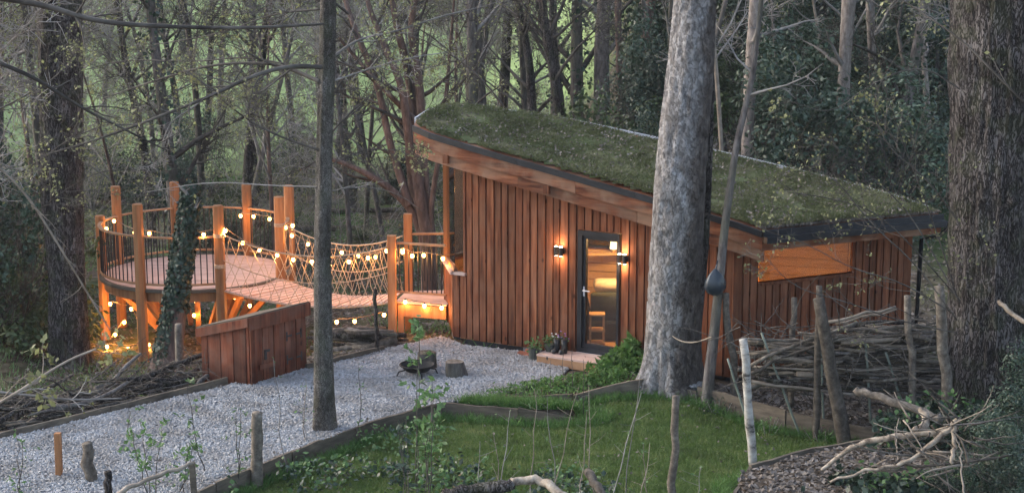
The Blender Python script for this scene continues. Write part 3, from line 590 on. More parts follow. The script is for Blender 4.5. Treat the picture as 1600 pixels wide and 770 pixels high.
lamp(cabin, (1.9, 25.9, 2.1), 75, .15, (1.0, .55, .22)); lamp(cabin, (5.0, 25.3, 1.0), 8, .03, (1.0, .55, .22))
# under the floor: black fill painted as the gap's shade, and foundation blocks
MB().poly([(p[0]+(cen[0]-p[0])*.06, p[1]+(cen[1]-p[1])*.12) for p in CAB], -.2, .078).build('underfloor_shade_fill', M['black'], cabin)
for t in (.35, 1.35): slab(FW, t, t+.38, -.05, .085, -.22, -.02).build('foundation_block', M['bluestone'], cabin)
slab(LW, LW.L*.45, LW.L*.45+.2, -.25, .22, -.25, -.02).build('foundation_block', M['bluestone'], cabin)
# door
dr = slab(FW, ds0, ds0+.001, dz0, dz1, 0, .001); dm = MB()
door = MB()
for a, b, z0, z1 in [(ds0-.02, ds0+.06, dz0, dz1+.02), (ds1-.03, ds1+.015, dz0, dz1+.02), (ds0+.06, ds1-.03, dz1-.06, dz1+.02), (ds0+.06, ds1-.03, dz0, dz0+.07)]:
    s_ = slab(FW, a, b, z0, z1, -.08, .055); door.add(s_.V[0], s_.Q[0])
s_ = slab(FW, ds0+.06, ds0+.115, dz0+.07, dz1-.06, -.05, .02); door.add(s_.V[0], s_.Q[0])
s_ = slab(FW, ds0+.115, ds1-.03, dz0+.07, dz0+.14, -.05, .02); door.add(s_.V[0], s_.Q[0])
s_ = slab(FW, ds0+.115, ds1-.03, dz1-.12, dz1-.06, -.05, .02); door.add(s_.V[0], s_.Q[0])
door = door.build('door', M['black'], cabin); slab(FW, ds0+.115, ds1-.03, dz0+.14, dz1-.12, -.02, -.008).build('pane', M['glass'], door)
hb = MB(); s_ = slab(FW, ds0+.072, ds0+.10, 1.10, 1.26, .02, .03); hb.add(s_.V[0], s_.Q[0]); hb.tube([FW.p(ds0+.086, 1.2, .03), FW.p(ds0+.086, 1.2, .075), FW.p(ds0+.22, 1.2, .075)], .011, 6)
hb.build('handle', M['steel'], door)
slab(FW, ds0-.03, ds1+.03, .115, dz0-.003, -.05, .10).build('threshold', M['steel'], cabin)
# wall lamps
def wall_lamp(t, z, label):
    p = FW.p(t, z, .055); r = empty('wall_lamp', p, label, 'wall lamp', 'up and down lamps beside the glass door')
    slab(FW, t-.075, t+.075, z-.05, z+.05, .03, .05).build('backplate', M['metal'], r)
    for s in (-1, 1):
        c = FW.p(t+s*.045, z, .095); MB().tube([c-[0, 0, .075], c+[0, 0, .075]], .036, 12).build('lamp_barrel', M['metal'], r)
        for k in (-1, 1): MB().tube([c+[0, 0, k*.0755], c+[0, 0, k*.079]], .026, 10).build('lens', M['led'], r)
    for k in (-1, 1): lamp(r, FW.p(t, z+k*.15, .13), 1.5, .04, (1, .5, .18))
s1 = FW.sz(877, 391); s2 = FW.sz(976, 403)
wall_lamp(s1[0], s1[1], 'black twin barrel lamp left of the glass door'); wall_lamp(s2[0], s2[1], 'black twin barrel lamp right of the glass door')
# interior furniture
sp = at(948, 500, 25.9); sofa = empty('sofa', (sp[0]+.3, 25.9, .18), 'olive green sofa seen from behind through the door', 'sofa')
sx = sp[0]+.35
def rbox(x0, x1, y0, y1, z0, z1, r=.05):
    b = MB(); P = []
    for (z, k) in ((z0, r), (z0+r*.5, 0), (z1-r, 0), (z1-r*.3, r*.35), (z1, r)):
        P.append([(x0+k, y0+k, z), (x1-k, y0+k, z), (x1-k, y1-k, z), (x0+k, y1-k, z)])
    V = [v for p in P for v in p]; Q = [[0, 3, 2, 1]]+[[4*a+c, 4*a+(c+1) % 4, 4*a+4+(c+1) % 4, 4*a+4+c] for a in range(4) for c in range(4)]+[[16, 17, 18, 19]]
    return b.add(V, Q)
rbox(sx-.62, sx-.02, 25.85, 26.05, .3, 1.0).build('backrest', M['sofa'], sofa, True); rbox(sx+.0, sx+.62, 25.85, 26.05, .3, 1.0).build('backrest', M['sofa'], sofa, True)
rbox(sx-.7, sx+.7, 25.83, 26.7, .2, .55).build('seat', M['sofa'], sofa); rbox(sx-.78, sx-.63, 25.86, 26.7, .2, .8).build('armrest', M['sofa'], sofa); rbox(sx+.63, sx+.78, 25.86, 26.7, .2, .8).build('armrest', M['sofa'], sofa)
tag(rbox(sx-.55, sx-.1, 26.0, 26.45, .98, 1.16, .07).build('cushion', M['cream'], None, True), 'cream cushion lying over the back of the sofa', 'cushion')
tp = at(933, 520, 25.35); stb = empty('side_table', (tp[0], 25.4, .18), 'small three tier pine side table behind the sofa', 'side table')
for z in (.26, .48, .74): MB().box(tp[0]-.13, tp[0]+.13, 25.3, 25.55, z, z+.025).build('shelf', M['inwall'], stb)
for a in (-.11, .11):
    for c in (25.32, 25.53): MB().box(tp[0]+a-.012, tp[0]+a+.012, c-.012, c+.012, .18, .77).build('leg', M['inwall'], stb)
lp = at(959, 388, 27.02); tl = empty('table_lamp', (lp[0], lp[1], 1.48), 'small lit table lamp on the ledge of the back window', 'lamp')
MB().tube([(lp[0], lp[1], 1.485), (lp[0], lp[1], 1.55)], .03, 8).build('lamp_base', M['inwall'], tl); MB().tube([(lp[0], lp[1], 1.55), (lp[0], lp[1], 1.75)], [.07, .05], 12).build('lamp_shade', M['shade'], tl, True)
MB().box(lp[0]-.6, lp[0]+.5, 26.93, 27.12, 1.45, 1.48).build('window_ledge', M['inwall'], cabin)
# step, boots, pots
st = empty('door_step', FW.p(ds0, 0, .3), 'low timber box step below the glass door', 'step')
S0 = FW.sz(858, 560)[0]+.08; S1 = ds1-.05
for k in range(3): slab(FW, S0, S1, .135, .165, .10+k*.155, .25+k*.155).build('tread_board', M['deck'], st)
slab(FW, S0+.01, S1-.01, 0, .133, .545, .565).build('riser_board', M['rail'], st)
slab(FW, S0, S0+.02, 0, .133, .12, .543).build('side_board', M['rail'], st); slab(FW, S1-.02, S1, 0, .133, .12, .543).build('side_board', M['rail'], st)
def boot(t, o, label):
    p = FW.p(t, .165, o); f = np.array([FW.n[0], FW.n[1], 0]); b = MB()
    b.tube([p+[0, 0, .0], p+[0, 0, .06], p+[0, 0, .14], p+[0, 0, .21]], [.048, .05, .05, .055], 10)
    b.tube([p+[0, 0, .03]-f*.04, p+[0, 0, .045]+f*.04, p+[0, 0, .04]+f*.11, p+[0, 0, .03]+f*.15], [.04, .048, .045, .02], 10)
    b.tube([p+[0, 0, .21], p+[0, 0, .225]], [.06, .058], 10)
    tag(b.build('boot', M['boot'], None, True, origin=p), label, 'boot', 'pair of boots on the step')
tb = FW.sz(882, 565)[0]; boot(tb+.02, .3, 'left black ankle boot of the pair on the timber step'); boot(tb+.15, .28, 'right black ankle boot of the pair on the timber step')
def potted(p, r, h, mt, label, kind):
    o = empty('potted_plant', p, label, 'potted plant'); MB().tube([p, p+[0, 0, h], p+[0, 0, h*1.001], p+[0, 0, h*.85]], [r*.8, r, r*.85, r*.8], 12, cap=True).build('pot', mt, o, False)
    C = p+np.array([0, 0, h+.06])+rng.normal(size=(90, 3))*[r*.7, r*.7, .05]; tag(MB().leaves(C, .06).build('leaves', M['fresh'], o), kind='stuff')
    if kind:
        for k in range(9):
            c = p+np.array([0, 0, h+.12])+rng.normal(size=3)*[r*.8, r*.8, .03]; MB().sphere(c, .018, 6, 4, (1, 1, .5)).build('flower', M[kind], o)
    return o
t_ = FW.sz(866, 560)[0]
potted(FW.p(S0+.10, .165, .28), .09, .12, M['pot'], 'small pot of white flowers on the step beside the boots', 'white')
potted(FW.p(S0-.14, 0, .40), .10, .22, M['pot'], 'dark round pot of grass beside the step', None)
potted(FW.p(S0+.23, .165, .16), .06, .10, M['terra'], 'little pot of purple flowers against the wall behind the boots', 'purple')
for k, (dx, dz_) in enumerate([(0, 0), (.03, .065), (-.12, 0)]):
    p = FW.p(S0-.36+dx, dz_, .22); tag(MB().beam(p+[-.05, .03, .033], p+[.12, -.07, .033], .1, .064).build('brick', M['terra'], None, origin=p), ['loose red brick lying on the gravel under the cladding', 'loose red brick on top of the other by the wall', 'loose red brick leftmost by the cabin wall'][k], 'brick')
# ================================================================ ROUND DECK
DC = np.array([-6.28, 30.75]); DR = 1.83; DZ = .40
deck = empty('round_deck', (DC[0], DC[1], -1), 'round raised timber deck with posts and black balusters', 'deck')
def chord(y): return math.sqrt(max(DR**2-y**2, 0))
k = 0; y = -DR+.02
while y < DR-.05:
    y2 = y+.14; c = min(chord(y), chord(y2-.006)) if y*y2 > 0 else chord(0)*.999; c0, c1 = chord(y+.002), chord(min(y2-.014, DR))
    MB().hexa([(DC[0]-c0, DC[1]+y, DZ-.03), (DC[0]+c0, DC[1]+y, DZ-.03), (DC[0]+c1, DC[1]+y2-.016, DZ-.03), (DC[0]-c1, DC[1]+y2-.016, DZ-.03), (DC[0]-c0, DC[1]+y, DZ), (DC[0]+c0, DC[1]+y, DZ), (DC[0]+c1, DC[1]+y2-.016, DZ), (DC[0]-c1, DC[1]+y2-.016, DZ)]).build('deck_board', M['deck'], deck)
    y = y2
def ringpts(r, z, a0=0, a1=2*pi, n=48): a = np.linspace(a0, a1, n); return np.stack([DC[0]+r*np.cos(a), DC[1]+r*np.sin(a), z+0*a], 1)
strip(ringpts(DR-.06, 0), .02, DZ-.24, DZ-.035, .05).build('rim_joist', M['post'], deck)
strip(ringpts(DR+.03, 0), .02, DZ-.05, DZ+.005, .09).build('rim_edge', M['edge'], deck)
posts = []   # px, top py, kind
for px, py, a, rr, zt, zb in [(158, 345, 0, 0, 1.52, -1.2), (184, 296, 0, 0, 2.0, .0), (218, 315, 0, 0, 2.03, -1.1), (275, 290, 0, 0, 1.95, .0), (343, 316, 0, 0, 2.0, -1.1), (387, 293, 0, 0, 1.9, -1.2), (438, 310, 0, 0, 2.0, -1.2), (453, 300, 0, 0, 2.05, -1.2)]:
    front_ = px in (158, 218, 343, 438)
    # intersect the view column with the deck circle
    k_ = (px-800)/F; rr = DR+.05
    best = None
    for a in np.linspace(0, 2*pi, 721):
        x, y = DC[0]+rr*math.cos(a), DC[1]+rr*math.sin(a); f = y*math.cos(PITCH)+(CH-1)*math.sin(PITCH); e = abs(x/f-k_)
        if (y < DC[1]+.1) == front_ and (best is None or e < best[0]): best = (e, a, x, y)
    posts.append((best[1], best[2], best[3], zt, zb))
posts[7] = (posts[7][0], posts[7][1], posts[7][2]+.0, 2.05, -1.2)
for a, x, y, zt, zb in posts:
    zb = gz(x, y)-.1; b = MB(); s = .092; b.tube([(x, y, zb), (x, y, zt-.015), (x, y, zt)], [s*1.12, s*1.08, s*.9], 8, jit=.03).build('post', M['post'], deck, False, origin=(x, y, zb))
    d2 = np.array([DC[0]-x, DC[1]-y]); d2 /= np.linalg.norm(d2)
# railings between posts (not at the bridge gap)
RZ = 1.40
ang = sorted(a % (2*pi) for a, *_ in posts); gap = [posts[4][0] % (2*pi), posts[6][0] % (2*pi)]
print('deck post angles', [round(math.degrees(a)) for a in ang], [round(math.degrees(g)) for g in gap])
balm = MB().tube([(0, 0, .52), (0, 0, 1.38)], .012, 6).mesh('baluster', M['black'])
for i in range(len(ang)):
    a0, a1 = ang[i], ang[(i+1) % len(ang)]
    if a1 < a0: a1 += 2*pi
    am = ((a0+a1)/2) % (2*pi)
    if gap[0] < am < gap[1] : continue
    if a1-a0 < .12: continue
    n = max(3, int((a1-a0)/.09))
    for z, w, h in ((RZ, .07, .03), (.50, .05, .04)):
        P = ringpts(DR-.0, 0, a0+.04, a1-.04, n); strip(P, w/2, z-h/2, z+h/2, w).build('handrail' if z > 1 else 'bottom_rail', M['rail'], deck)
    nb = int((a1-a0)*DR/.115)
    for k in range(1, nb):
        a = a0+(a1-a0)*k/nb; shared('baluster', balm, deck, (DC[0]+DR*math.cos(a), DC[1]+DR*math.sin(a), 0))
# substructure: fan of braces and inner legs
for a, x, y, zt, zb in posts:
    d2 = np.array([DC[0]-x, DC[1]-y])/DR
    MB().beam((x+d2[0]*1.15, y+d2[1]*1.15, gz(x, y)+.1), (x+d2[0]*.1, y+d2[1]*.1, DZ-.18), .09, .1).build('brace', M['post'], deck)
for k in range(8):
    a = k*pi/4+.2; x, y = DC[0]+.55*math.cos(a), DC[1]+.55*math.sin(a); x2, y2 = DC[0]+1.3*math.cos(a), DC[1]+1.3*math.sin(a)
    MB().beam((x, y, gz(x, y)-.1), (x2, y2, DZ-.16), .10, .1).build('brace', M['post'], deck)
for k in (-1, 0, 1): MB().beam((DC[0]-chord(k*.9)+.1, DC[1]+k*.9, DZ-.10), (DC[0]+chord(k*.9)-.1, DC[1]+k*.9, DZ-.10), .06, .13).build('joist', M['post'], deck)
# ================================================================ TERRACE
TZ = .52
ter = empty('cabin_terrace', (-1.7, 27.4, 0), 'small raised timber terrace with a black baluster railing left of the cabin', 'terrace')
A0 = np.array([-2.08, 27.45]); B0 = np.array([-1.16, 27.15]); A1 = np.array([-1.93, 28.35]); B1 = np.array([-.75, 28.4])
n = 8
for k in range(n):
    t0, t1 = k/n+.004, (k+1)/n-.006; a, b, c, d_ = A0+(A1-A0)*t0, B0+(B1-B0)*t0, B0+(B1-B0)*t1, A0+(A1-A0)*t1
    MB().hexa([(*a, TZ-.03), (*b, TZ-.03), (*c, TZ-.03), (*d_, TZ-.03), (*a, TZ), (*b, TZ), (*c, TZ), (*d_, TZ)]).build('deck_board', M['deck'], ter)
MB().beam((*A0, TZ-.15), (*B0, TZ-.15), .05, .22).build('front_beam', M['post'], ter); MB().beam((*A0, TZ-.15), (*A1, TZ-.15), .05, .22).build('side_beam', M['post'], ter)
for (x, y, zt) in ((A0[0]-.05, A0[1]-.05, 1.72), (A1[0]+.03, A1[1], 1.95)):
    MB().beam((x, y, gz(x, y)-.1), (x, y, zt), .15, .15, (0, 1, 0), .1).build('post', M['post'], ter)
MB().beam((A0[0]+.10, A0[1]-.03, gz(*A0)-.1), (A0[0]+.10, A0[1]-.03, TZ-.05), .09, .10).build('post', M['post'], ter)
MB().beam((*A0, 1.58), (*B0, 1.58), .07, .035).build('handrail', M['rail'], ter); MB().beam((*A0, .70), (*B0, .70), .05, .035).build('bottom_rail', M['rail'], ter)
MB().beam((*A1, 1.58), (*B1, 1.58), .07, .035).build('handrail', M['rail'], ter)
bm2 = MB().tube([(0, 0, .70), (0, 0, 1.57)], .012, 6).mesh('baluster', M['black'])
for k in range(1, 11): p = A0+(B0-A0)*k/11; shared('baluster', bm2, ter, (p[0], p[1], 0))
for k in range(1, 11): p = A1+(B1-A1)*k/11; shared('baluster', bm2, ter, (p[0], p[1], 0))
# ================================================================ ROPE BRIDGE
p4, p6 = posts[4], posts[6]
bf0 = np.array([p4[1]+.02, p4[2]+.0]); bk0 = np.array([p6[1], p6[2]-.02]); bf1 = A0+[-.07, .0]; bk1 = A1+[-.07, -.05]
bridge = empty('rope_bridge', (-3.6, 28.6, 0), 'sagging plank bridge with rope net sides between deck and terrace', 'bridge')
def sag(t, d=.32): return DZ+(TZ-DZ)*t-d*4*t*(1-t)*.6
NP = 25
for k in range(NP):
    t0, t1 = k/NP+.004, (k+1)/NP-.0065; j = random.uniform(-.01, .01)
    a, b, c, d_ = bf0+(bf1-bf0)*t0, bf0+(bf1-bf0)*t1, bk0+(bk1-bk0)*t1, bk0+(bk1-bk0)*t0; z0, z1 = sag(t0)+j*.5, sag(t1)+j*.5
    MB().hexa([(*a, z0-.03), (*b, z1-.03), (*c, z1-.03), (*d_, z0-.03), (*a, z0), (*b, z1), (*c, z1), (*d_, z0)]).build('plank', M['deck'], bridge)
def rope(P, r=.012, sides=5): return MB().tube(P, r, sides)
def side(q0, q1, z0t, z1t, sg):
    T = np.linspace(0, 1, 25); P = np.outer(1-T, q0)+np.outer(T, q1)
    top = np.column_stack([P, z0t+(z1t-z0t)*T-sg*4*T*(1-T)]); bot = np.column_stack([P, [sag(t)-.02 for t in T]])
    rope(top, .014).build('hand_rope', M['rope'], bridge, True); rope(bot, .012).build('foot_rope', M['rope'], bridge, True)
    mid = bot*.45+top*.55; mid[:, 2] -= .15*4*T*(1-T)*.5; rope(mid, .010).build('middle_rope', M['rope'], bridge, True)
    net = MB(); n = 17
    for k in range(n):
        for s in (-1, 1):
            t0 = k/n; t1 = min(max(t0+s*.13, 0), 1); 
            a = np.array([np.interp(t0, T, top[:, c]) for c in range(3)]); b = np.array([np.interp(t1, T, bot[:, c]) for c in range(3)])
            m = (a+b)/2+[0, 0, -.03]+rng.normal(size=3)*.03; net.tube([a, a*.7+m*.3+rng.normal(size=3)*.012, m, (m+b)/2+rng.normal(size=3)*.015, b], .0055, 4, cap=False)
    tag(net.build('net_cord', M['rope'], bridge, True), kind='stuff')
    return top
topf = side(bf0+[0, -.03], bf1+[0, -.02], 1.47, 1.52, .30); topb = side(bk0+[.02, .03], bk1, 1.50, 1.55, .30)
for a, x, y, zt, zb in (p4, p6):
    for z in ((1.40, .82) if a == p4[0] else (1.42,)):
        for k in range(3): MB().tube([(x+.10*math.cos(u), y+.10*math.sin(u), z+k*.024) for u in np.linspace(0, 2*pi, 15)], .012, 5).build('rope_wrap', M['rope'], bridge, True)
MB().tube([(p4[1]+.6*s*(bk0-bf0)[0]*.0+(posts[5][1]-p6[1])*s+p6[1]-p4[1]+p4[1], (posts[5][2]-p6[2])*s+p6[2], 1.75-.5*s*(1-s)) for s in np.linspace(0, 1, 9)], .011, 5).build('hand_rope', M['rope'], bridge, True)
# ================================================================ STRING LIGHTS
bulbm = MB().sphere((0, 0, -.055), .034, 10, 7, (1, 1, 1.15)).mesh('bulb', M['bulb'], True); capm = MB().tube([(0, 0, -.028), (0, 0, .006)], [.017, .013], 8).mesh('bulb_cap', M['metal'])
def lights(label, pts, e=1.4, cable_from=None):
    P = [at(*p) for p in pts]; r = empty('string_lights', P[0], label, 'string lights', 'warm festoon lights strung over deck and bridge')
    path = [P[0]]
    for a, b in zip(P[:-1], P[1:]): path += [(a+b)/2+[0, 0, -.03*min(1, np.linalg.norm(b-a))], b]
    MB().tube(np.array(path)+[0, 0, .01], .008, 4).build('cable', M['cable'], r, True)
    for p in P:
        e_ = e*1.35*random.uniform(.6, 1.4); b = shared('bulb', bulbm, r, p); c = bpy.data.objects.new('bulb_cap', capm); COL.objects.link(c); c.parent = b
        lamp(r, p+np.array([0, -.03, -.115]), e_, .012)
YF = lambda px: 29.2+(27.35-29.2)*np.clip((px-343)/(617-343), 0, 1)-.05
YB = lambda px: 30.3+(28.3-30.3)*np.clip((px-445)/(636-445), 0, 1)
lights('warm bulbs along the left front rail of the round deck', [(166, 353, 30.4), (178, 341, 30.9), (210, 359, 29.6), (233, 360, 29.1), (282, 368, 28.85), (318, 362, 28.95), (352, 354, 29.05)])
lights('warm bulbs along the back rail of the round deck', [(376, 333, 32.1), (396, 334, 32.0), (421, 338, 31.5), (447, 351, 30.5), (457, 348, 30.35), (456, 364, 30.35)], 1.8)
lights('warm bulbs on the near hand rope of the bridge', [(352, 356, 29.0)]+[(a, b, YF(a)) for a, b in [(379, 375), (405, 386), (433, 394), (458, 401), (487, 404), (514, 403), (545, 404), (575, 398), (604, 387), (629, 389)]])
lights('warm bulbs on the far hand rope of the bridge', [(456, 364, 30.2), (481, 377, 29.9), (507, 388, 29.6), (534, 390, 29.35), (560, 395, 29.0), (587, 397, 28.75), (612, 388, 28.4)])
lights('warm bulbs along the top rail of the cabin terrace', [(629, 386, 27.35), (644, 395, 27.3), (662, 394, 27.2), (692, 399, 27.05), (713, 393, 27.9)], 1.6)
lights('warm bulbs along the bottom of the cabin terrace', [(633, 467, 27.3), (663, 473, 27.2), (690, 476, 27.0)], 1.1)
lights('warm bulbs hung under the bridge planks', [(526, 498, 28.0), (554, 497, 27.9), (600, 487, 27.6)], 1.6)
lights('warm bulbs hung under the right side of the round deck', [(303, 488, 29.6), (306, 466, 29.6), (366, 460, 29.6), (390, 473, 29.4)], 5)
lights('warm bulbs wound round the braces under the deck', [(194, 499, 30.0), (180, 518, 30.1), (167, 537, 30.1), (200, 540, 30.2), (232, 534, 30.1), (205, 478, 30.3), (172, 470, 30.3)], 4.5)

# ================================================================ STORAGE BOX
c0 = atz(392, 602); c1 = atz(478, 576); ll = atz(318, 592)
w1 = Wall(c0[:2], c1[:2]); w2 = Wall(ll[:2], c0[:2]); print('box', w1.L, w2.L)
sb = empty('storage_box', c0, 'reddish timber storage box with hinged doors beside the gravel path', 'storage box')
HT = 1.08; LT = .82; k = 0; t = 0
while t < w1.L-.02:
    b = min(t+.125, w1.L); slab(w1, t+.005, b-.005, -.05, HT-.05, 0, .022 if k % 2 else .034).build('board', M['box'], sb); t = b; k += 1
t = 0; k = 0
while t < w2.L-.02:
    b = min(t+.12, w2.L); f0, f1 = t/w2.L, b/w2.L; slab(w2, t+.003, b-.003, -.3, LT+(HT-LT)*f0-.03, 0, .02 if k % 2 else .03, LT+(HT-LT)*f1-.03).build('board', M['box'], sb); t = b; k += 1
cc = c0[:2]; rr_ = [cc, c1[:2], c1[:2]+(ll[:2]-cc), ll[:2]]; zt = [HT, HT, LT, LT]; mid = np.mean(rr_, axis=0)
ro = [np.array(p)+(np.array(p)-mid)*.10 for p in rr_]
MB().hexa([(*ro[i], zt[i]+.0) for i in range(4)]+[(*ro[i], zt[i]+.035) for i in range(4)]).build('roof', M['edge'], sb)
w1o = Wall(ro[0], ro[1]); w2o = Wall(ro[3], ro[0])
slab(w1o, .0, w1o.L, HT-.19, HT+.015, -.0, .028).build('fascia_board', M['box'], sb)
MB().hexa([w2o.p(0, LT-.13, .026), w2o.p(w2o.L, HT-.13, .026), w2o.p(w2o.L, HT-.13, 0), w2o.p(0, LT-.13, 0), w2o.p(0, LT+.01, .026), w2o.p(w2o.L, HT+.01, .026), w2o.p(w2o.L, HT+.01, 0), w2o.p(0, LT+.01, 0)]).build('fascia_board', M['box'], sb)
slab(w1, -.03, .06, -.05, HT-.1, .034, .055).build('corner_board', M['box'], sb)
bk = Wall(rr_[1], rr_[2]); slab(bk, 0, bk.L, -.3, HT-.03, 0, .02, LT-.03).build('back_panel', M['box'], sb); bk = Wall(rr_[2], rr_[3]); slab(bk, 0, bk.L, -.3, LT-.03, 0, .02).build('back_panel', M['box'], sb)
for z in (.62, .24):
    for t, s in ((w1.L*.62, 1), (w1.L*.80, -1)):
        h = MB(); a = slab(w1, t, t+.13, z, z+.03, .035, .042); h.add(a.V[0], a.Q[0]); a = slab(w1, t+(.10 if s < 0 else .0), t+(.13 if s < 0 else .03), z-.06, z+.09, .035, .0415); h.add(a.V[0], a.Q[0]); h.build('hinge', M['metal'], sb)
h = MB(); a = slab(w1, w1.L*.22, w1.L*.22+.05, .36, .52, .035, .05); h.add(a.V[0], a.Q[0]); a = slab(w1, w1.L*.22, w1.L*.22+.11, .48, .52, .0505, .058); h.add(a.V[0], a.Q[0]); h.build('latch', M['metal'], sb)
slab(w1, .16, .5, .22, .30, .0345, .05).build('ledge_board', M['box'], sb)
# ================================================================ TREES
def wander(p, d, L, n, wob=.12, up=.05):
    p = np.array(p, float); d = np.array(d, float); d /= np.linalg.norm(d); P = [p]; s = L/n
    for k in range(n):
        d = d+rng.normal(size=3)*wob; d[2] += up; d /= np.linalg.norm(d); p = p+d*s; P.append(p)
    return np.array(P)
def perp(d, ang):
    a = rng.normal(size=3); a -= a@d*d; a /= np.linalg.norm(a); return d*math.cos(ang)+a*math.sin(ang)
def branchy(mb, P, R, lev, maxlev, nch, ratio, buds=None, tmin=.15, wob=.16, up=.03, minr=.004, lmin=.12):
    n = len(P)-1; L = np.linalg.norm(np.diff(P, axis=0), axis=1).sum(); D = np.gradient(P, axis=0)
    for k in range(nch[min(lev, len(nch)-1)]):
        t = tmin+(1-tmin)*random.random()**.8; f = t*n; i = min(int(f), n-1); p = P[i]+(P[i+1]-P[i])*(f-i); r0 = (R[i]+(R[i+1]-R[i])*(f-i))
        d = D[i]/max(np.linalg.norm(D[i]), 1e-9); nd = perp(d, random.uniform(.5, 1.15)); l = max(L*ratio*(1.15-.6*t)*random.uniform(.6, 1.25), lmin)
        ns = 4 if lev < 2 else 3; Q = wander(p, nd, l, ns, wob, up); rs = np.linspace(max(r0*.55, minr), minr*.7, ns+1)
        mb.tube(Q, rs, 4 if lev == 0 else 3, cap=False)
        if lev+1 < maxlev: branchy(mb, Q, rs, lev+1, maxlev, nch, ratio, buds, .2, wob, up, minr, lmin)
        elif buds is not None: buds.append(Q[-1]); buds.append(Q[len(Q)//2])
def trunk_tube(mb, P, R, sides=10, seg=.35, ridge=.05, fr=6, flare=0.0, jit=.02, plates=False, root=None, furr=0, knots=()):
    P = np.asarray(P, float); d = np.r_[0, np.cumsum(np.linalg.norm(np.diff(P, axis=0), axis=1))]; n = max(3, int(d[-1]/seg)+1); t = np.linspace(0, d[-1], n)
    # smooth interpolation
    C = np.stack([np.interp(t, d, P[:, k]) for k in range(3)], 1); 
    if n > 8:
        for _ in range(3): C[1:-1] = (C[:-2]+2*C[1:-1]+C[2:])/4
    Rr = np.interp(t, d, R); th = np.arange(sides)*2*pi/sides
    D = np.gradient(C, axis=0); D /= np.linalg.norm(D, axis=1, keepdims=True); A = np.cross(D, [0, 1, 0]); A /= np.linalg.norm(A, axis=1, keepdims=True); B = np.cross(A, D)
    TT, HH = np.meshgrid(th, t); s0 = random.random()*50
    nz = ridge*vnoise(np.cos(TT)*fr+s0, np.sin(TT)*fr, HH*fr*.22)+ridge*.9*vnoise(np.cos(TT)*1.3+s0, np.sin(TT)*1.3, HH*.6)
    if furr: nz = nz+furr*(1-2.2*np.minimum(np.abs(vnoise(np.cos(TT)*fr*1.6+s0+9+.5*vnoise(HH*2, TT, 0), np.sin(TT)*fr*1.6, HH*1.6)), .45))
    for kh, kt, ks, ka in knots: nz = nz+ka*np.exp(-((HH-kh)/ks)**2-((np.angle(np.exp(1j*(TT-kt))))/(ks*1.6))**2)
    if plates: nz = nz-ridge*1.5*(np.abs(vnoise(np.cos(TT)*fr*1.3+s0, np.sin(TT)*fr*1.3, HH*3.4)) < .12)
    rr = Rr[:, None]*(1+nz)
    if flare: rr = rr*(1+flare*np.exp(-HH/.28)*(1+.55*np.cos(TT*5+s0)+.25*np.cos(TT*3+1)))
    V = C[:, None]+rr[..., None]*(A[:, None]*np.cos(TT)[..., None]+B[:, None]*np.sin(TT)[..., None])
    i = np.arange(n-1)[:, None]*sides; j = np.arange(sides)[None]; j2 = (j+1) % sides
    mb.add(V.reshape(-1, 3), np.stack([i+j, i+sides+j, i+sides+j2, i+j2], -1).reshape(-1, 4)); mb.add(np.vstack([V[-1], C[-1]]), T=[[a, (a+1) % sides, sides] for a in range(sides)])
    return C, Rr
def tree(P, R, label, bark='bark', nch=(9, 5, 4), ratio=.32, maxlev=3, tmin=.3, buds=0, twig='twig', group=None, name='bare_tree', sides=10, flare=.3, ridge=.06, fr=5, seg=.35, plates=False, minr=.006, up=.03, wob=.16, lev1=None, lmin=.2, furr=0, knots=()):
    P = np.array([np.array(p, float) for p in P]); P[0, 2] -= .12
    r = empty(name, P[0], label, 'tree', group); tb = MB(); C, Rr = trunk_tube(tb, P, R, sides, seg, ridge, fr, flare, plates=plates, furr=furr, knots=knots); t = tb.build('trunk', M[bark], r, True, origin=P[0])
    cb = MB(); bl = [] if buds else None
    n = max(2, len(C)//4); idx = np.linspace(0, len(C)-1, n+1).astype(int); branchy(cb, C[idx], Rr[idx], 0, maxlev, nch, ratio, bl, tmin, wob, up, minr, lmin)
    if cb.V: cb.build('crown', M[twig], r, True, origin=P[0])
    if buds and bl:
        B = np.array(bl); k = rng.random(len(B)) < .5; B = np.repeat(B[k], buds, 0); B = B+rng.normal(size=B.shape)*.05; tag(MB().leaves(B, .055, .5, asp=.7).build('buds', M['bud'], r, origin=P[0]), kind='stuff')
    return r
def pxpath(base, pts, Y, wtop):   # base pixel stands on the ground near depth Y; pts (px,py[,dY])
    out = []
    for q in pts: out.append(at(q[0], q[1], Y+(q[2] if len(q) > 2 else 0)))
    return out
def pr(wpx, Y): return wpx/2*Y/F*1.0
def std(label, Y, pts, ws, ext=4.5, **kw):
    """trunk through picture columns at depth Y, foot set on the ground, carried on upward past the frame."""
    Q = [at(q[0], q[1], Y+(q[2] if len(q) > 2 else 0)) for q in pts]; R = [pr(w, Y) for w in ws]
    b = Q[0].copy(); g_ = gz(b[0], b[1])
    if b[2] > g_+.05:
        d = Q[0]-Q[1]; d = d/max(abs(d[2]), .2); b = Q[0]+d*np.array([.4, .4, 0])*(b[2]-g_); b[2] = gz(b[0], b[1]); Q = [b]+Q; R = [R[0]*1.08]+R
    if ext:
        d = Q[-1]-Q[-2]; d /= np.linalg.norm(d); e = Q[-1]+(d*.6+np.array([0, 0, .5]))*ext; Q.append(e); R.append(R[-1]*.45)
    return tree(Q, R, label, **kw)
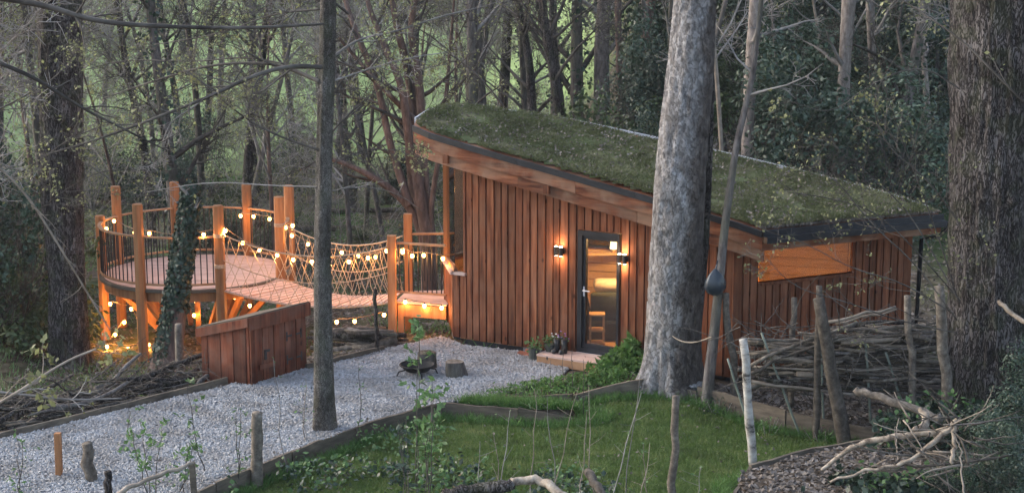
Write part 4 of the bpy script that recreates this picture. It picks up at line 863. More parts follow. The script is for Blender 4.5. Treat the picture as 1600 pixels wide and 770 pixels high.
# the two giants and the near trunks
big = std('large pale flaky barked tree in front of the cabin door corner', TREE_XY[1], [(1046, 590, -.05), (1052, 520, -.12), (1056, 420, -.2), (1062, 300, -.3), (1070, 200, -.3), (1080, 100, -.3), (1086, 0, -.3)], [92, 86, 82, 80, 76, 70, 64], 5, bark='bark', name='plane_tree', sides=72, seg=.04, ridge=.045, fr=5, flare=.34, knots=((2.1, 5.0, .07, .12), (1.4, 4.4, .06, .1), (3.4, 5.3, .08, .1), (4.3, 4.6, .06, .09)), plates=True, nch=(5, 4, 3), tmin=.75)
def bigbark():
    m = bpy.data.materials.new('flaky_pale_bark'); m.use_nodes = True; nt = m.node_tree; L = nt.links.new; b = nt.nodes['Principled BSDF']; b.inputs['Roughness'].default_value = .85; b.inputs['Specular IOR Level'].default_value = .15
    tc = nt.nodes.new('ShaderNodeTexCoord'); mp = nt.nodes.new('ShaderNodeMapping'); mp.inputs['Scale'].default_value = (1, 1, .55); L(tc.outputs['Object'], mp.inputs[0])
    n = nt.nodes.new('ShaderNodeTexNoise'); n.inputs['Scale'].default_value = 9; n.inputs['Detail'].default_value = 8; n.inputs['Roughness'].default_value = .7; L(mp.outputs[0], n.inputs['Vector'])
    v = nt.nodes.new('ShaderNodeTexVoronoi'); v.feature = 'DISTANCE_TO_EDGE'; v.inputs['Scale'].default_value = 11; ad = nt.nodes.new('ShaderNodeVectorMath'); ad.operation = 'MULTIPLY_ADD'; ad.inputs[1].default_value = (.45, .45, .45); L(n.outputs[1], ad.inputs[0]); L(mp.outputs[0], ad.inputs[2]); L(ad.outputs[0], v.inputs['Vector'])
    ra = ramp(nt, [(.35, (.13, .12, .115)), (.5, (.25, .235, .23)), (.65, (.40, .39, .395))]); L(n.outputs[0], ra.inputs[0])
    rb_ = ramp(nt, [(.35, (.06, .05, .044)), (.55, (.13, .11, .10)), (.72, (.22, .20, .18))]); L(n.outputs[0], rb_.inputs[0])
    # pale bark and moss stain, plus side light painted in: west pale, east brown
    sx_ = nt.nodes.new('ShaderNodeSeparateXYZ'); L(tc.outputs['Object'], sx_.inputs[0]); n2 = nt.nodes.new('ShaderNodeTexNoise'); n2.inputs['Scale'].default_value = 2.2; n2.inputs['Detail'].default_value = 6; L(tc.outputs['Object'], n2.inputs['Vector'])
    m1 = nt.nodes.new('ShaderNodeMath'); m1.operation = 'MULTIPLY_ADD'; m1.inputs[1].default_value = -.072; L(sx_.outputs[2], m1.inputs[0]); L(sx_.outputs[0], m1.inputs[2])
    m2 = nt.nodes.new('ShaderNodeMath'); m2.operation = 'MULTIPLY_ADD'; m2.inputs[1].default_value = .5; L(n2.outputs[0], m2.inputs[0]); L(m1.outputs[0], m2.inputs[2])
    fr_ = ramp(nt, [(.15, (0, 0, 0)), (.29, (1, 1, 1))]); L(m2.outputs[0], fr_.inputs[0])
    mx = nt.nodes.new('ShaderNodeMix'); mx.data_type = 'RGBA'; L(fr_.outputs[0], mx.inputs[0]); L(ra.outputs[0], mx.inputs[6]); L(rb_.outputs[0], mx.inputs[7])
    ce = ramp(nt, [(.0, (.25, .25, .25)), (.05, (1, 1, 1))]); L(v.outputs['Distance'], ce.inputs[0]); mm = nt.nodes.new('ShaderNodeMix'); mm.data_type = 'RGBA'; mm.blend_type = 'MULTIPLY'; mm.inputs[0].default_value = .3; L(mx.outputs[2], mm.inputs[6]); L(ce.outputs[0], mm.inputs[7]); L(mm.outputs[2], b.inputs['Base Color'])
    bp = nt.nodes.new('ShaderNodeBump'); bp.inputs['Distance'].default_value = .03; L(n.outputs[0], bp.inputs['Height']); b2 = nt.nodes.new('ShaderNodeBump'); b2.inputs['Distance'].default_value = .015; L(ce.outputs[0], b2.inputs['Height']); L(bp.outputs[0], b2.inputs['Normal']); L(b2.outputs[0], b.inputs['Normal']); return m
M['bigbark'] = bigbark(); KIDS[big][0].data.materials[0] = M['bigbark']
std('huge dark furrowed trunk at the right edge of the picture', 22.0, [(1545, 640), (1545, 520), (1550, 380), (1558, 240), (1565, 100), (1570, 0)], [142, 128, 124, 138, 150, 152], 5, bark='barkd', name='old_tree', sides=170, seg=.03, ridge=.05, fr=8, furr=.05, knots=((1.9, 4.2, .10, .28), (2.3, 3.9, .06, .2), (3.4, 4.6, .08, .2), (1.2, 4.3, .12, .25), (4.4, 4.0, .07, .2), (2.9, 5.3, .07, .2)), flare=.25, nch=(3, 3, 3), tmin=.8)
std('slim grey trunk standing in the gravel path', 21.45, [(507, 668), (505, 560), (503, 400), (506, 250), (511, 100), (513, 0)], [35, 30, 27, 25, 25, 24], 4, bark='barkg', name='bare_tree', sides=32, seg=.05, ridge=.10, fr=3, furr=.03, flare=.35, knots=((1.2, 4.5, .05, .3), (2.3, 4.0, .04, .3), (3.1, 5.2, .05, .35), (4.2, 4.4, .05, .3), (.6, 5.0, .06, .3)), nch=(6, 5, 4), tmin=.7, buds=1)
std('broad dark trunk behind the bushes left of the round deck', 29.0, [(108, 545), (105, 450), (98, 300), (95, 150), (92, 0)], [62, 56, 62, 64, 64], 5, bark='barkd', name='old_tree', sides=90, seg=.06, ridge=.06, fr=7, furr=.05, nch=(8, 5, 4), tmin=.5, buds=1)
std('thin forked grey tree leaning right across the roof corner', 22.9, [(1106, 604), (1116, 520), (1124, 440), (1134, 340), (1150, 230), (1176, 120), (1190, 0)], [19, 17, 15, 13, 11, 9, 7], 2, bark='bark', name='young_tree', sides=12, seg=.12, ridge=.05, flare=.2, nch=(5, 4, 3), tmin=.55, ratio=.22)
std('dead brown stem leaning against the back of the pale tree', 23.5, [(1085, 540), (1098, 420), (1106, 300), (1110, 150), (1112, 40)], [16, 15, 13, 12, 10], 1, bark='barkd', name='bare_tree', sides=10, nch=(2, 2), maxlev=2)
# ivy covered leaning trunk by the deck
ip_ = [at(262, 566, 27.2), at(268, 520, 27.3), at(278, 450, 27.4), at(288, 380, 27.6), at(296, 320, 27.7), at(300, 292, 27.7)]
iv = tree(ip_, [.26, .21, .18, .16, .145, .12], 'leaning ivy covered trunk stump in front of the round deck', bark='barkr', name='ivy_covered_trunk', nch=(3, 3), maxlev=2, tmin=.7, ratio=.2, sides=20, flare=.2)
def along(P, n, rr, spread=.6, half=None):
    P = np.array(P); d = np.r_[0, np.cumsum(np.linalg.norm(np.diff(P, axis=0), axis=1))]; t = rng.random(n)*d[-1]
    C = np.stack([np.interp(t, d, P[:, k]) for k in range(3)], 1); N = rng.normal(size=(n, 3)); N[:, 2] *= .3; N /= np.linalg.norm(N, axis=1, keepdims=True)
    r = (rr if np.isscalar(rr) else np.interp(t, d, rr))*(1+spread*rng.random(n)); return C+N*r[:, None], N, t/d[-1]
C, N, t = along(ip_, 5200, [.22, .20, .18, .165, .155, .13], .42); k = (t > .3) | (N[:, 0] < .1)
tag(MB().leaves(C[k], .075, .2, nrm=N[k], asp=.9).build('ivy', M['ivy'], iv, origin=ip_[0]), kind='stuff')
# listed woodland trunks (label, depth, column points, widths)
L_ = [
 ('double stemmed dark trunk standing just behind the high end of the roof', 41, [(737, 175), (738, 90), (737, 0)], [20, 18, 16], 'bark'),
 ('stout brown trunk right behind the double stemmed one', 42, [(752, 172), (748, 90), (742, 0)], [17, 16, 14], 'bark'),
 ('dark forked tree behind the top of the turf roof', 40, [(832, 180), (828, 110), (818, 40), (806, 0)], [14, 13, 10, 8], 'barkd'),
 ('thin dark stem leaning left above the roof ridge', 41, [(873, 182), (864, 120), (850, 60), (838, 0)], [11, 9, 8, 6], 'barkd'),
 ('slender dark stem leaning right above the roof ridge', 41.5, [(880, 178), (872, 120), (866, 60), (862, 0)], [10, 9, 7, 6], 'barkd'),
 ('straight thick grey brown trunk above the middle of the roof', 43, [(940, 165), (940, 80), (944, 0)], [25, 23, 21], 'barkp'),
 ('straight slim pale trunk beside the thick one above the roof', 39, [(969, 200), (967, 100), (965, 0)], [10, 10, 9], 'barkr'),
 ('broken trunk leaning right between the pale tree and the slim trunk', 42, [(1000, 118), (1008, 60), (1018, 0)], [12, 14, 15], 'barkr'),
 ('thin dark stem close behind the left of the large pale tree', 40, [(1050, 90), (1048, 40), (1050, 0)], [12, 11, 10], 'bark'),
 ('thin pale stem right of the large pale tree', 32, [(1128, 245), (1122, 150), (1115, 60), (1112, 0)], [7, 7, 6, 5], 'twigp'),
 ('grey barked trunk behind the forked young tree', 34, [(1168, 210), (1172, 120), (1176, 60), (1180, 0)], [19, 19, 18, 18], 'barkp'),
 ('straight mid brown trunk left of the pair in front of the evergreens', 35, [(1312, 262), (1316, 180), (1320, 90), (1327, 0)], [24, 21, 19, 22], 'barkp'),
 ('slim straight trunk right of the pair in front of the evergreens', 36, [(1371, 275), (1367, 190), (1363, 100), (1359, 0)], [16, 12, 12, 13], 'barkp'),
 ('thin brown stem nearest the huge trunk', 37, [(1450, 228), (1447, 140), (1441, 60), (1438, 0)], [12, 10, 8, 7], 'barkp'),
 ('thin dark stem among the evergreens right of the forked young tree', 37, [(1224, 190), (1214, 110), (1205, 0)], [6, 5, 4], 'bark'),
 ('slender grey stem leaning left among the evergreens', 38, [(1295, 130), (1282, 70), (1270, 0)], [6, 5, 4], 'twigp'),
]
for lab, Yd, pts, ws, bk_ in L_:
    R0 = pr(ws[0], Yd); std(lab, Yd, pts, ws, 3.5, bark=bk_, sides=12, seg=.2, ridge=.08, fr=4, nch=(7, 4, 3), tmin=.35, ratio=.2, minr=.006, twig='twigd' if bk_ == 'barkd' else 'twig', name='woodland_tree')
# multi-stemmed reddish tree behind the terrace
ms = empty('multi_stemmed_tree', at(672, 372, 33), 'red brown tree with many leaning stems behind the cabin terrace', 'tree'); g0 = at(668, 392, 33.0); g0[2] = gz(g0[0], g0[1])
stems = [([(672, 380), (655, 300), (650, 200), (640, 120), (620, 40), (612, 0)], [24, 20, 17, 14, 11, 9]), ([(668, 380), (645, 290), (640, 220), (628, 130), (600, 70), (575, 10)], [20, 17, 14, 12, 10, 8]), ([(664, 375), (640, 320), (590, 280), (540, 255), (505, 245)], [15, 13, 11, 8, 5]), ([(676, 385), (664, 300), (660, 200), (655, 120), (640, 50), (648, 0)], [18, 15, 14, 13, 11, 10]), ([(640, 320), (610, 230), (590, 130), (560, 60), (538, 0)], [14, 12, 11, 9, 7]), ([(650, 190), (625, 165), (600, 140), (560, 95), (530, 60)], [11, 9, 8, 6, 4]), ([(676, 385), (672, 330), (690, 220), (700, 120), (710, 0)], [12, 9, 7, 6, 4])]
cb = MB(); bl = []
for k, (pts, ws) in enumerate(stems):
    Q = [at(a, b, 33+rng.normal()*.25*(i > 0)) for i, (a, b) in enumerate(pts)]; R = [pr(w, 33) for w in ws]
    if pts[0][1] > 340: Q = [g0+[(pts[0][0]-670)*.006, 0, -.1]]+Q[0:]; R = [R[0]*1.15]+R
    if pts[-1][1] < 30: Q.append(Q[-1]+(Q[-1]-Q[-2])*.8+[0, 0, .8]); R.append(R[-1]*.5)
    tb = MB(); C, Rr = trunk_tube(tb, Q, R, 12, .2, .07, 4); tb.build('trunk', M['barkr'], ms, True, origin=g0)
    idx = np.linspace(0, len(C)-1, 6).astype(int); branchy(cb, C[idx], Rr[idx], 0, 3, (7, 5, 4), .3, bl, .3, .16, .03, .006, .2)
cb.build('crown', M['twigd'], ms, True, origin=g0)
# generic background kinds, then copies
def proto(label, h, r, bark, twig, nch, ratio, lean=.05, buds=1, maxlev=4, wob=.14, tmin=.18, ivyn=0):
    P = wander((0, 0, 0), (rng.normal()*lean, rng.normal()*lean, 1), h, 8, .045, .02); R = np.linspace(r, r*.25, 9)
    t = tree(P, R, label, bark=bark, twig=twig, nch=nch, ratio=ratio, maxlev=maxlev, tmin=tmin, buds=buds, group='bare trees in the hazy wood', sides=8, seg=.6, minr=.007, wob=wob, lmin=.35, name='woodland_tree')
    if ivyn:
        C, N, tt = along(P[:6], ivyn, r*1.1, 1.1); tag(MB().leaves(C, .12, .2, nrm=N, asp=.9).build('ivy', M['ivy'], t, origin=P[0]), kind='stuff')
    return t
LBL = 'bare grey twiggy tree in the dim wood, one of many'
protos = [proto(LBL, 11, .13, 'bark', 'twig', (13, 6, 5, 3), .30), proto(LBL, 12, .17, 'barkd', 'twigd', (12, 6, 5, 3), .28), proto(LBL, 9, .09, 'bark', 'twig', (14, 6, 5, 3), .34, .12), proto(LBL, 13, .20, 'bark', 'twigd', (12, 6, 5, 3), .26, ivyn=500), proto(LBL, 8, .07, 'barkr', 'twig', (12, 6, 5, 4), .36, .15, 2), proto(LBL, 10, .11, 'bark', 'twig', (14, 6, 5, 3), .33, .1, 2)]
spots = []
def addspots(n, a0, a1, y0, y1, mind):
    c = 0; tries = 0
    while c < n and tries < 6000:
        tries += 1; y = y0+(y1-y0)*random.random()**.8; x = random.uniform(a0, a1)*y
        if all((x-u)**2+(y-v)**2 > (mind*(1+(y-35)*.02))**2 for u, v in spots): spots.append((x, y)); c += 1
addspots(42, -.36, .045, 36, 62, 2.0); addspots(26, -.36, .06, 62, 84, 3.2); addspots(30, -.40, .08, 90, 150, 4); addspots(34, .05, .36, 34, 66, 2.2); addspots(7, -.42, -.30, 27, 40, 1.8)
for k, (x, y) in enumerate(spots):
    pxx = 800+F*x/y
    if y < 40 and (560 < pxx < 720): continue
    p = protos[k % 6]; o = p if k < 6 else copy_tree(p); o.location = (x, y, gz(x, y)-.15); s = random.uniform(.8, 1.25); o.scale = (s, s, s*random.uniform(.9, 1.15)); o.rotation_euler.z = random.uniform(0, 6.28)
    kd = ['bare grey twiggy tree', 'dark barked tree with drooping twigs', 'slender grey leaning tree', 'tall ivy clad trunk', 'thin reddish many branched tree', 'slim pale twiggy tree'][k % 6]
    dp = 'on the green hillside' if y > 88 else ('by the green field' if y > 60 else 'in the near wood')
    rg = 'left of the slim trunk' if pxx < 505 else ('between slim trunk and roof' if pxx < 700 else ('behind the turf roof' if pxx < 1020 else 'among the bank evergreens'))
    o['label'] = kd+' '+dp+' '+rg; o['group'] = 'each a '+kd+' '+dp+' '+rg
# ---------------------------------------------------------------- bushes
def bush_mesh(n, rx, rz_, lobes, size, flat=.8):
    c = rng.normal(size=(lobes, 3))*[rx*.45, rx*.45, rz_*.28]+[0, 0, rz_*.5]; k = rng.integers(0, lobes, n); d = rng.normal(size=(n, 3)); d /= np.linalg.norm(d, axis=1, keepdims=True)
    rr = rng.random(n)**.45*(.8+.4*rng.random(lobes))[k]; P = c[k]+d*rr[:, None]*[rx*.42, rx*.42, rz_*.30]; keep = P[:, 2] > .03
    keep &= vnoise(P[:, 0]*2.3, P[:, 1]*2.3, P[:, 2]*2.3) > -.28
    return MB().leaves(P[keep], size, .35, nrm=d[keep], asp=.5)
def bush_proto(lab, n, rx, h, size, mt, grp, lobes=14, cat='bush', nm='evergreen_bush', tw='twigd', nt_=26):
    r = empty(nm, (0, 0, 0), lab, cat, grp); tag(bush_mesh(n, rx, h, lobes, size).build('foliage', M[mt], r), None)
    sb_ = MB()
    for k in range(nt_):
        P = wander((rng.normal()*.15, rng.normal()*.15, -.1), (rng.normal()*.5, rng.normal()*.5, 1), h*random.uniform(.7, 1.15), 5, .15, .02); R = np.linspace(.022, .005, 6); sb_.tube(P, R, 4, cap=False); branchy(sb_, P, R, 1, 3, (4, 4, 3), .35, None, .3, .2, .0, .004)
    sb_.build('stem', M[tw], r, True); return r
EL = 'glossy dark evergreen bush on the shaded bank behind the cabin, one of many'
b1 = [bush_proto(EL, 7500, 1.7, 2.6, .13, 'ever', 'evergreen bushes on the bank behind the cabin'), bush_proto(EL, 6500, 1.4, 3.4, .12, 'ever', 'evergreen bushes on the bank behind the cabin'), bush_proto(EL, 6500, 1.9, 2.2, .13, 'ever2', 'evergreen bushes on the bank behind the cabin')]
def putc(pl, n, a0, a1, y0, y1, s0, s1, lab=None, grp=None, avoid=None):
    for k in range(n):
        o = copy_tree(pl[k % len(pl)]) if pl[k % len(pl)].get('used') or lab else pl[k % len(pl)]
        pl[k % len(pl)]['used'] = 1 if not lab else pl[k % len(pl)].get('used', 0)
        for _ in range(40):
            y = random.uniform(y0, y1); x = random.uniform(a0, a1)*y
            if not (inpoly(np.array([x]), np.array([y]), CAB)[0] or pdist(np.array([x]), np.array([y]), CAB)[0] < 2.2) and (x+6.28)**2+(y-30.75)**2 > 9: break
        s = random.uniform(s0, s1); o.location = (x, y, gz(x, y)-.1); o.scale = (s, s, s*random.uniform(.85, 1.2)); o.rotation_euler.z = random.uniform(0, 6.28)
        if lab: o['label'] = lab; o['group'] = grp
        else:
            q_ = 800+F*x/y; rg = 'left of the slim trunk' if q_ < 505 else ('right of the slim trunk' if q_ < 760 else ('above the middle of the turf roof' if q_ < 1020 else ('between the big pale tree and the paired trunks' if q_ < 1310 else 'right of the paired trunks')))
            dd = 'close' if y < 40 else ('set further back' if y < 52 else 'far back')
            kd = pl[k % len(pl)]['kd'] if 'kd' in pl[k % len(pl)] else 'bush'; o['label'] = f'{kd}, {dd}, {rg}'; o['group'] = f'each a {kd} {dd} {rg}'
b1[0]['kd'] = 'broad dark evergreen bush'; b1[1]['kd'] = 'tall dark evergreen bush'; b1[2]['kd'] = 'low olive green bush'
putc(b1, 26, .06, .30, 33, 44, .7, 1.15); putc(b1, 20, .06, .36, 44, 60, 1.0, 1.7); putc(b1, 10, .04, .13, 33.5, 38, .6, .9)
putc(b1, 12, -.42, -.29, 27, 38, .7, 1.15, 'dark evergreen bush at the left edge beside the broad trunk, one of several', 'evergreen bushes left of the round deck')
putc(b1, 16, -.30, -.03, 52, 58, .5, .85, 'low dark evergreen bush behind the fallen logs clearing, one of many', 'low dark bushes across the valley floor')
putc(b1[1:], 10, -.26, -.06, 40, 47, .25, .45, 'small scrubby bush beyond the rope bridge, one of many', 'small bushes beyond the rope bridge')
for b_ in b1:
    if 'used' in b_: del b_['used']
def clean():
    for o in bpy.data.objects:
        if 'used' in o: del o['used']
        if 'kd' in o and o.type != 'MESH': pass
clean()
# twiggy undergrowth with pale buds
def thicket_proto(lab, h, n, grp, tw='twig', buds=True, cat='shrub', nm='twiggy_shrub', spread=.6, leaf='bud', ls=.05, minr=.004):
    r = empty(nm, (0, 0, 0), lab, cat, grp); s = MB(); bl = []
    for k in range(n):
        P = wander((rng.normal()*.12, rng.normal()*.12, -.05), (rng.normal()*spread, rng.normal()*spread, 1), h*random.uniform(.6, 1.1), 6, .14, .03); R = np.linspace(.012, minr, 7); s.tube(P, R, 4, cap=False); branchy(s, P, R, 0, 3, (6, 4, 3), .4, bl, .25, .2, .02, minr, .08)
    s.build('stem', M[tw], r, True); B = np.array(bl)
    if buds: B = np.repeat(B[rng.random(len(B)) < .5], 1, 0); tag(MB().leaves(B+rng.normal(size=B.shape)*.03, ls, .5, asp=.7).build('leaves', M[leaf], r), kind='stuff')
    return r
TL = 'bare twiggy shrub with pale spring buds in the valley wood, one of many'
tp_ = [thicket_proto(TL, 2.6, 9, 'twiggy shrubs in the valley'), thicket_proto(TL, 3.4, 8, 'twiggy shrubs in the valley'), thicket_proto(TL, 2.0, 10, 'twiggy shrubs in the valley', 'twigd')]
tp_[0]['kd'] = 'twiggy grey shrub'; tp_[1]['kd'] = 'tall twiggy shrub'; tp_[2]['kd'] = 'low dark twiggy shrub'
for t in tp_: t['used'] = 0
putc(tp_, 40, -.34, .02, 36, 62, .7, 1.3); putc(tp_, 14, .08, .36, 33, 42, .6, 1.0); putc(tp_, 18, -.34, .03, 60, 76, .8, 1.3); clean()
# ================================================================ EDGING BOARDS
def boards(label, pts, h, zb, L=1.6, z_is=None, th=.045, group='timber edging boards round path and lawn'):
    P = np.array(pts); r = empty('edging', P[0], label, 'edging', group); d = np.r_[0, np.cumsum(np.linalg.norm(np.diff(P, axis=0), axis=1))]; n = max(1, round(d[-1]/L))
    for k in range(n):
        a = np.array([np.interp(d[-1]*k/n+.004, d, P[:, c]) for c in range(3)]); b = np.array([np.interp(d[-1]*(k+1)/n-.004, d, P[:, c]) for c in range(3)])
        hh = h+random.uniform(-.015, .015); S = 7; D = (b-a)[:2]; D /= np.linalg.norm(D); N = np.array([D[1], -D[0]])*th/2; V = []
        for i in range(S):
            c = a+(b-a)*i/(S-1); w = rng.normal()*.006; zt = c[2]+hh+rng.normal()*.006; V += [(c[0]+N[0]+w, c[1]+N[1], zb+c[2]), (c[0]+N[0]+w, c[1]+N[1], zt), (c[0]-N[0]+w, c[1]-N[1], zt), (c[0]-N[0]+w, c[1]-N[1], zb+c[2])]
        Q = [[4*i+j, 4*i+4+j, 4*i+4+(j+1) % 4, 4*i+(j+1) % 4] for i in range(S-1) for j in range(4)]+[[0, 1, 2, 3], [4*S-1, 4*S-2, 4*S-3, 4*S-4]]
        MB().add(V, Q).build('board', M['edge'], r)
    return r
def zset(p, z): p = np.array(p); p[2] = z; return p
boards('long timber edging along the brushwood side of the gravel path', [zset(p, 0) for p in EDGE], .10, -.2, 2.0)
boards('timber edging between storage box and the slim trunk', [atz(478, 578), atz(540, 566), atz(600, 548)], .09, -.2)
def lower(E, h): return [p-np.array([0, 0, h]) for p in E]
boards('timber edging holding the gravel above the lawn', lower(E1, .25), .25, -.08, 1.5)
boards('short edging board sinking into the grass at the end of the gravel', lower(E2, .23), .23, -.08, 1.1)
boards('edging board below the leafy bed by the cabin step', lower(E3, .25), .25, -.06, 1.3)
boards('edging board between lawn and dead hedge', lower(E4, .16), .16, -.08, 1.2)
boards('stained edging board right of the lawn under the dead hedge', lower(E5, .24), .24, -.06, 1.3)
boards('edging board round the mulch bed in the lower right', lower(E6, .22), .22, -.06, 1.2)
# ================================================================ STAKES
def stake(label, Y, px0, py0, px1, py1, wpx, mt='log', sq=False, crook=.012, name='stake', group='upright stakes round the clearing'):
    a = at(px0, py0, Y); b = at(px1, py1, Y); g_ = gz(a[0], a[1]); d = (a-b)/max(b[2]-a[2], .05)
    if a[2] > g_-.08: a = a+d*(a[2]-g_+.1)
    r = pr(wpx, Y)
    if sq: m = MB().beam(a, b, r*2, r*2, (0, 1, 0), .1)
    else:
        n = 8; P = np.linspace(a, b, n); P[1:-1] += rng.normal(size=(n-2, 3))*crook; m = MB().tube(P, np.linspace(r*1.1, r*.92, n)*(1+rng.normal(size=n)*.04), 10, jit=.07)
    return tag(m.build(name, M[mt], None, not sq, origin=a), label, 'stake', group)
for s in [
 ('orange brown sawn stake at the lower left', 19.4, 95, 800, 90, 676, 10, 'post', True),
 ('short rough grey stump post beside the sawn stake', 19.2, 145, 800, 136, 692, 19, 'log'),
 ('small dark stub post right of the rough one', 18.6, 174, 800, 168, 736, 13, 'barkd'),
 ('squared brown peg near the bottom left', 18.4, 305, 800, 300, 722, 9, 'edge', True),
 ('weathered round post at the left end of the lawn edging', 19.6, 402, 790, 402, 645, 19, 'log'),
 ('knotty grey post standing alone at the front of the lawn', 19.0, 1050, 790, 1056, 618, 13, 'log'),
 ('tall birch post between the lawn and the dead hedge', 20.3, 1178, 740, 1161, 530, 14, 'birch'),
 ('thick split stake leaning left through the dead hedge', 21.3, 1322, 705, 1279, 466, 21, 'log'),
 ('slim straight stake behind the split leaning one', 21.6, 1277, 640, 1280, 447, 11, 'log'),
 ('short stake poking out behind the woven branches', 22.6, 1238, 560, 1241, 465, 10, 'log'),
 ('tall pale post in front of the huge trunk', 21.3, 1480, 650, 1467, 447, 18, 'log'),
 ('knobbly post right of the middle of the dead hedge', 21.7, 1428, 640, 1418, 462, 12, 'log'),
 ('stake leaning behind the hanging black bag', 22.9, 1148, 606, 1134, 458, 12, 'log'),
 ('dark post standing in front of the ivy covered trunk', 25.5, 281, 580, 279, 506, 13, 'log'),
 ('short dark post by the logs under the rope bridge', 25.8, 588, 520, 587, 452, 7, 'barkd'),
]: stake(*s)
for px0, py0, px1, py1, l in [(1223, 608, 1190, 520, 'green plastic tree tube leaning at the left of the dead hedge'), (1285, 612, 1283, 553, 'green plastic tree tube upright at the split stake'), (1357, 605, 1352, 530, 'green plastic tree tube in the middle of the dead hedge'), (1400, 600, 1384, 550, 'short green plastic tree tube at the right of the dead hedge'), (1152, 608, 1137, 560, 'green plastic tree tube below the hanging bag')]:
    stake(l, 21.8, px0, py0, px1, py1, 4, 'tubeg', False, .002, 'tree_tube', 'green tree tubes along the dead hedge')
# ================================================================ DEAD HEDGE, LOG AND BRUSH PILES
def stick(P, r0, r1, mt, parent=None, name='branch', sides=7): P = np.asarray(P); return MB().tube(P, np.linspace(r0, r1, len(P))*(1+rng.normal(size=len(P))*.06), sides, jit=.05).build(name, M[mt], parent, True, origin=P[0])
dh = empty('dead_hedge', (4.6, 21.9, 0), 'dead hedge of grey branches stacked between stakes right of the cabin', 'dead hedge')
for k in range(150):
    f = random.random(); px = random.uniform(1150, 1370); ln = random.uniform(90, 230); py = 608-(608-(528-20*sm((px-1150)/200)))*f; x1 = min(px+ln, 1475); Yd = random.uniform(21.75, 22.35); t = random.gauss(-.01, .11)
    a = at(px, py, Yd); n = 6; b = at(x1, py, Yd+random.uniform(-.15, .15)); b[2] = a[2]+(b[0]-a[0])*t
    P = np.linspace(a, b, n); P[1:-1] += rng.normal(size=(n-2, 3))*[.0, .022, .020]; P[:, 2] = np.maximum(P[:, 2], gh(P[:, 0], P[:, 1])+.03)
    r = random.choice([.012, .016, .02, .026, .034, .042]); stick(P, r, r*.6, random.choice(['log', 'log', 'barkd', 'twigp', 'bark']), dh)
for a, b, r in [((1170, 572, 21.7), (1340, 505, 21.8), .03), ((1150, 590, 21.7), (1310, 528, 21.7), .03), ((1290, 505, 22), (1400, 480, 22), .028), ((1340, 520, 21.9), (1475, 500, 22), .03), ((1170, 550, 21.9), (1330, 530, 21.7), .03), ((1305, 505, 22.1), (1395, 485, 22.1), .022)]:
    stick(np.linspace(at(*a), at(*b), 6)+rng.normal(size=(6, 3))*.02, r, r*.7, 'twigp' if r < .029 else 'log', dh)
tw_ = MB()
for k in range(160):
    c = at(random.uniform(1150, 1475), random.uniform(500, 600), random.uniform(21.6, 22.4)); d = rng.normal(size=3)*[1, .4, .8]; tw_.tube(wander(c, d, random.uniform(.3, 1.0), 5, .15, 0), [.008, .007, .006, .005, .004, .003], 4, cap=False)
tag(tw_.build('twigs', M['twigd'], dh, True), kind='stuff')
# lower right log pile
for lab, pts, r0, r1, mt in [
 ('dark bark log lying diagonally over the lower right pile', [(1337, 610, 19.6), (1400, 630, 19.3), (1470, 655, 19.0)], .045, .055, 'log'),
 ('curved pale barkless log reaching toward the lawn', [(1283, 735, 18.6), (1335, 695, 18.5), (1390, 682, 18.4), (1450, 678, 18.3), (1490, 668, 18.3)], .022, .052, 'logp'),
 ('pale forked branch below the curved log', [(1300, 752, 18.2), (1360, 732, 18.1), (1420, 722, 18.0), (1455, 690, 18.1), (1500, 655, 18.2)], .014, .036, 'logp'),
 ('grey branch lying across the ivy at the lower right', [(1360, 728, 18.2), (1450, 730, 18.0), (1540, 715, 18.0), (1600, 712, 18.0)], .02, .012, 'log'),
 ('short pale stick hanging from the pile', [(1490, 665, 18.0), (1492, 695, 17.9), (1486, 722, 17.8)], .025, .022, 'logp'),
 ('thin pale upright stick at the right of the pile', [(1508, 775, 17.6), (1502, 730, 17.7), (1500, 690, 17.9)], .012, .008, 'twigp'),
 ('arched silver log at the bottom middle', [(800, 752, 17.4), (830, 748, 17.4), (852, 752, 17.3), (880, 775, 17.1), (900, 800, 17.0)], .045, .06, 'logp'),
 ('dark cut branch leaning at the bottom middle', [(918, 738, 17.6), (935, 760, 17.4), (955, 790, 17.2)], .05, .055, 'log'),
 ('mossy dark log at the bottom left of the middle', [(690, 775, 17.3), (740, 764, 17.3), (800, 757, 17.3)], .06, .07, 'barkd'),
 ('grey branch across the bottom left corner of the lawn', [(180, 775, 17.6), (240, 745, 17.8), (300, 722, 18)], .03, .02, 'twigp'),
 ('short cut log lying end on in the lower right pile', [(1440, 640, 18.9), (1450, 662, 18.7), (1432, 672, 18.5)], .045, .055, 'logp'),
 ('sawn pale branch entering at the right edge', [(1562, 470, 17), (1600, 505, 16.8), (1640, 540, 16.6)], .022, .03, 'logp'),
]:
    P = [at(*p) for p in pts]; P = sub(smoothpath(P, 2), 0, 1e9, 2) if False else smoothpath(P, 2); P = P+rng.normal(size=P.shape)*.012; tag(stick(P, r0, r1, mt, None, 'log', 12), lab, 'log')
rp = empty('brush_pile', at(1480, 680, 18.2), 'tangle of twigs and split wood in the lower right corner', 'brush pile')
for k in range(70):
    c = at(random.uniform(1400, 1540), random.uniform(650, 740), random.uniform(17.8, 18.7)); c[2] = max(c[2], gz(c[0], c[1])+.03); d = rng.normal(size=3)*[1, .5, .35]; d /= np.linalg.norm(d)
    P = wander(c, d, random.uniform(.3, .9), 5, .12, 0); stick(P, random.uniform(.008, .02), .005, random.choice(['log', 'twigp', 'bark']), rp, 'branch', 5)
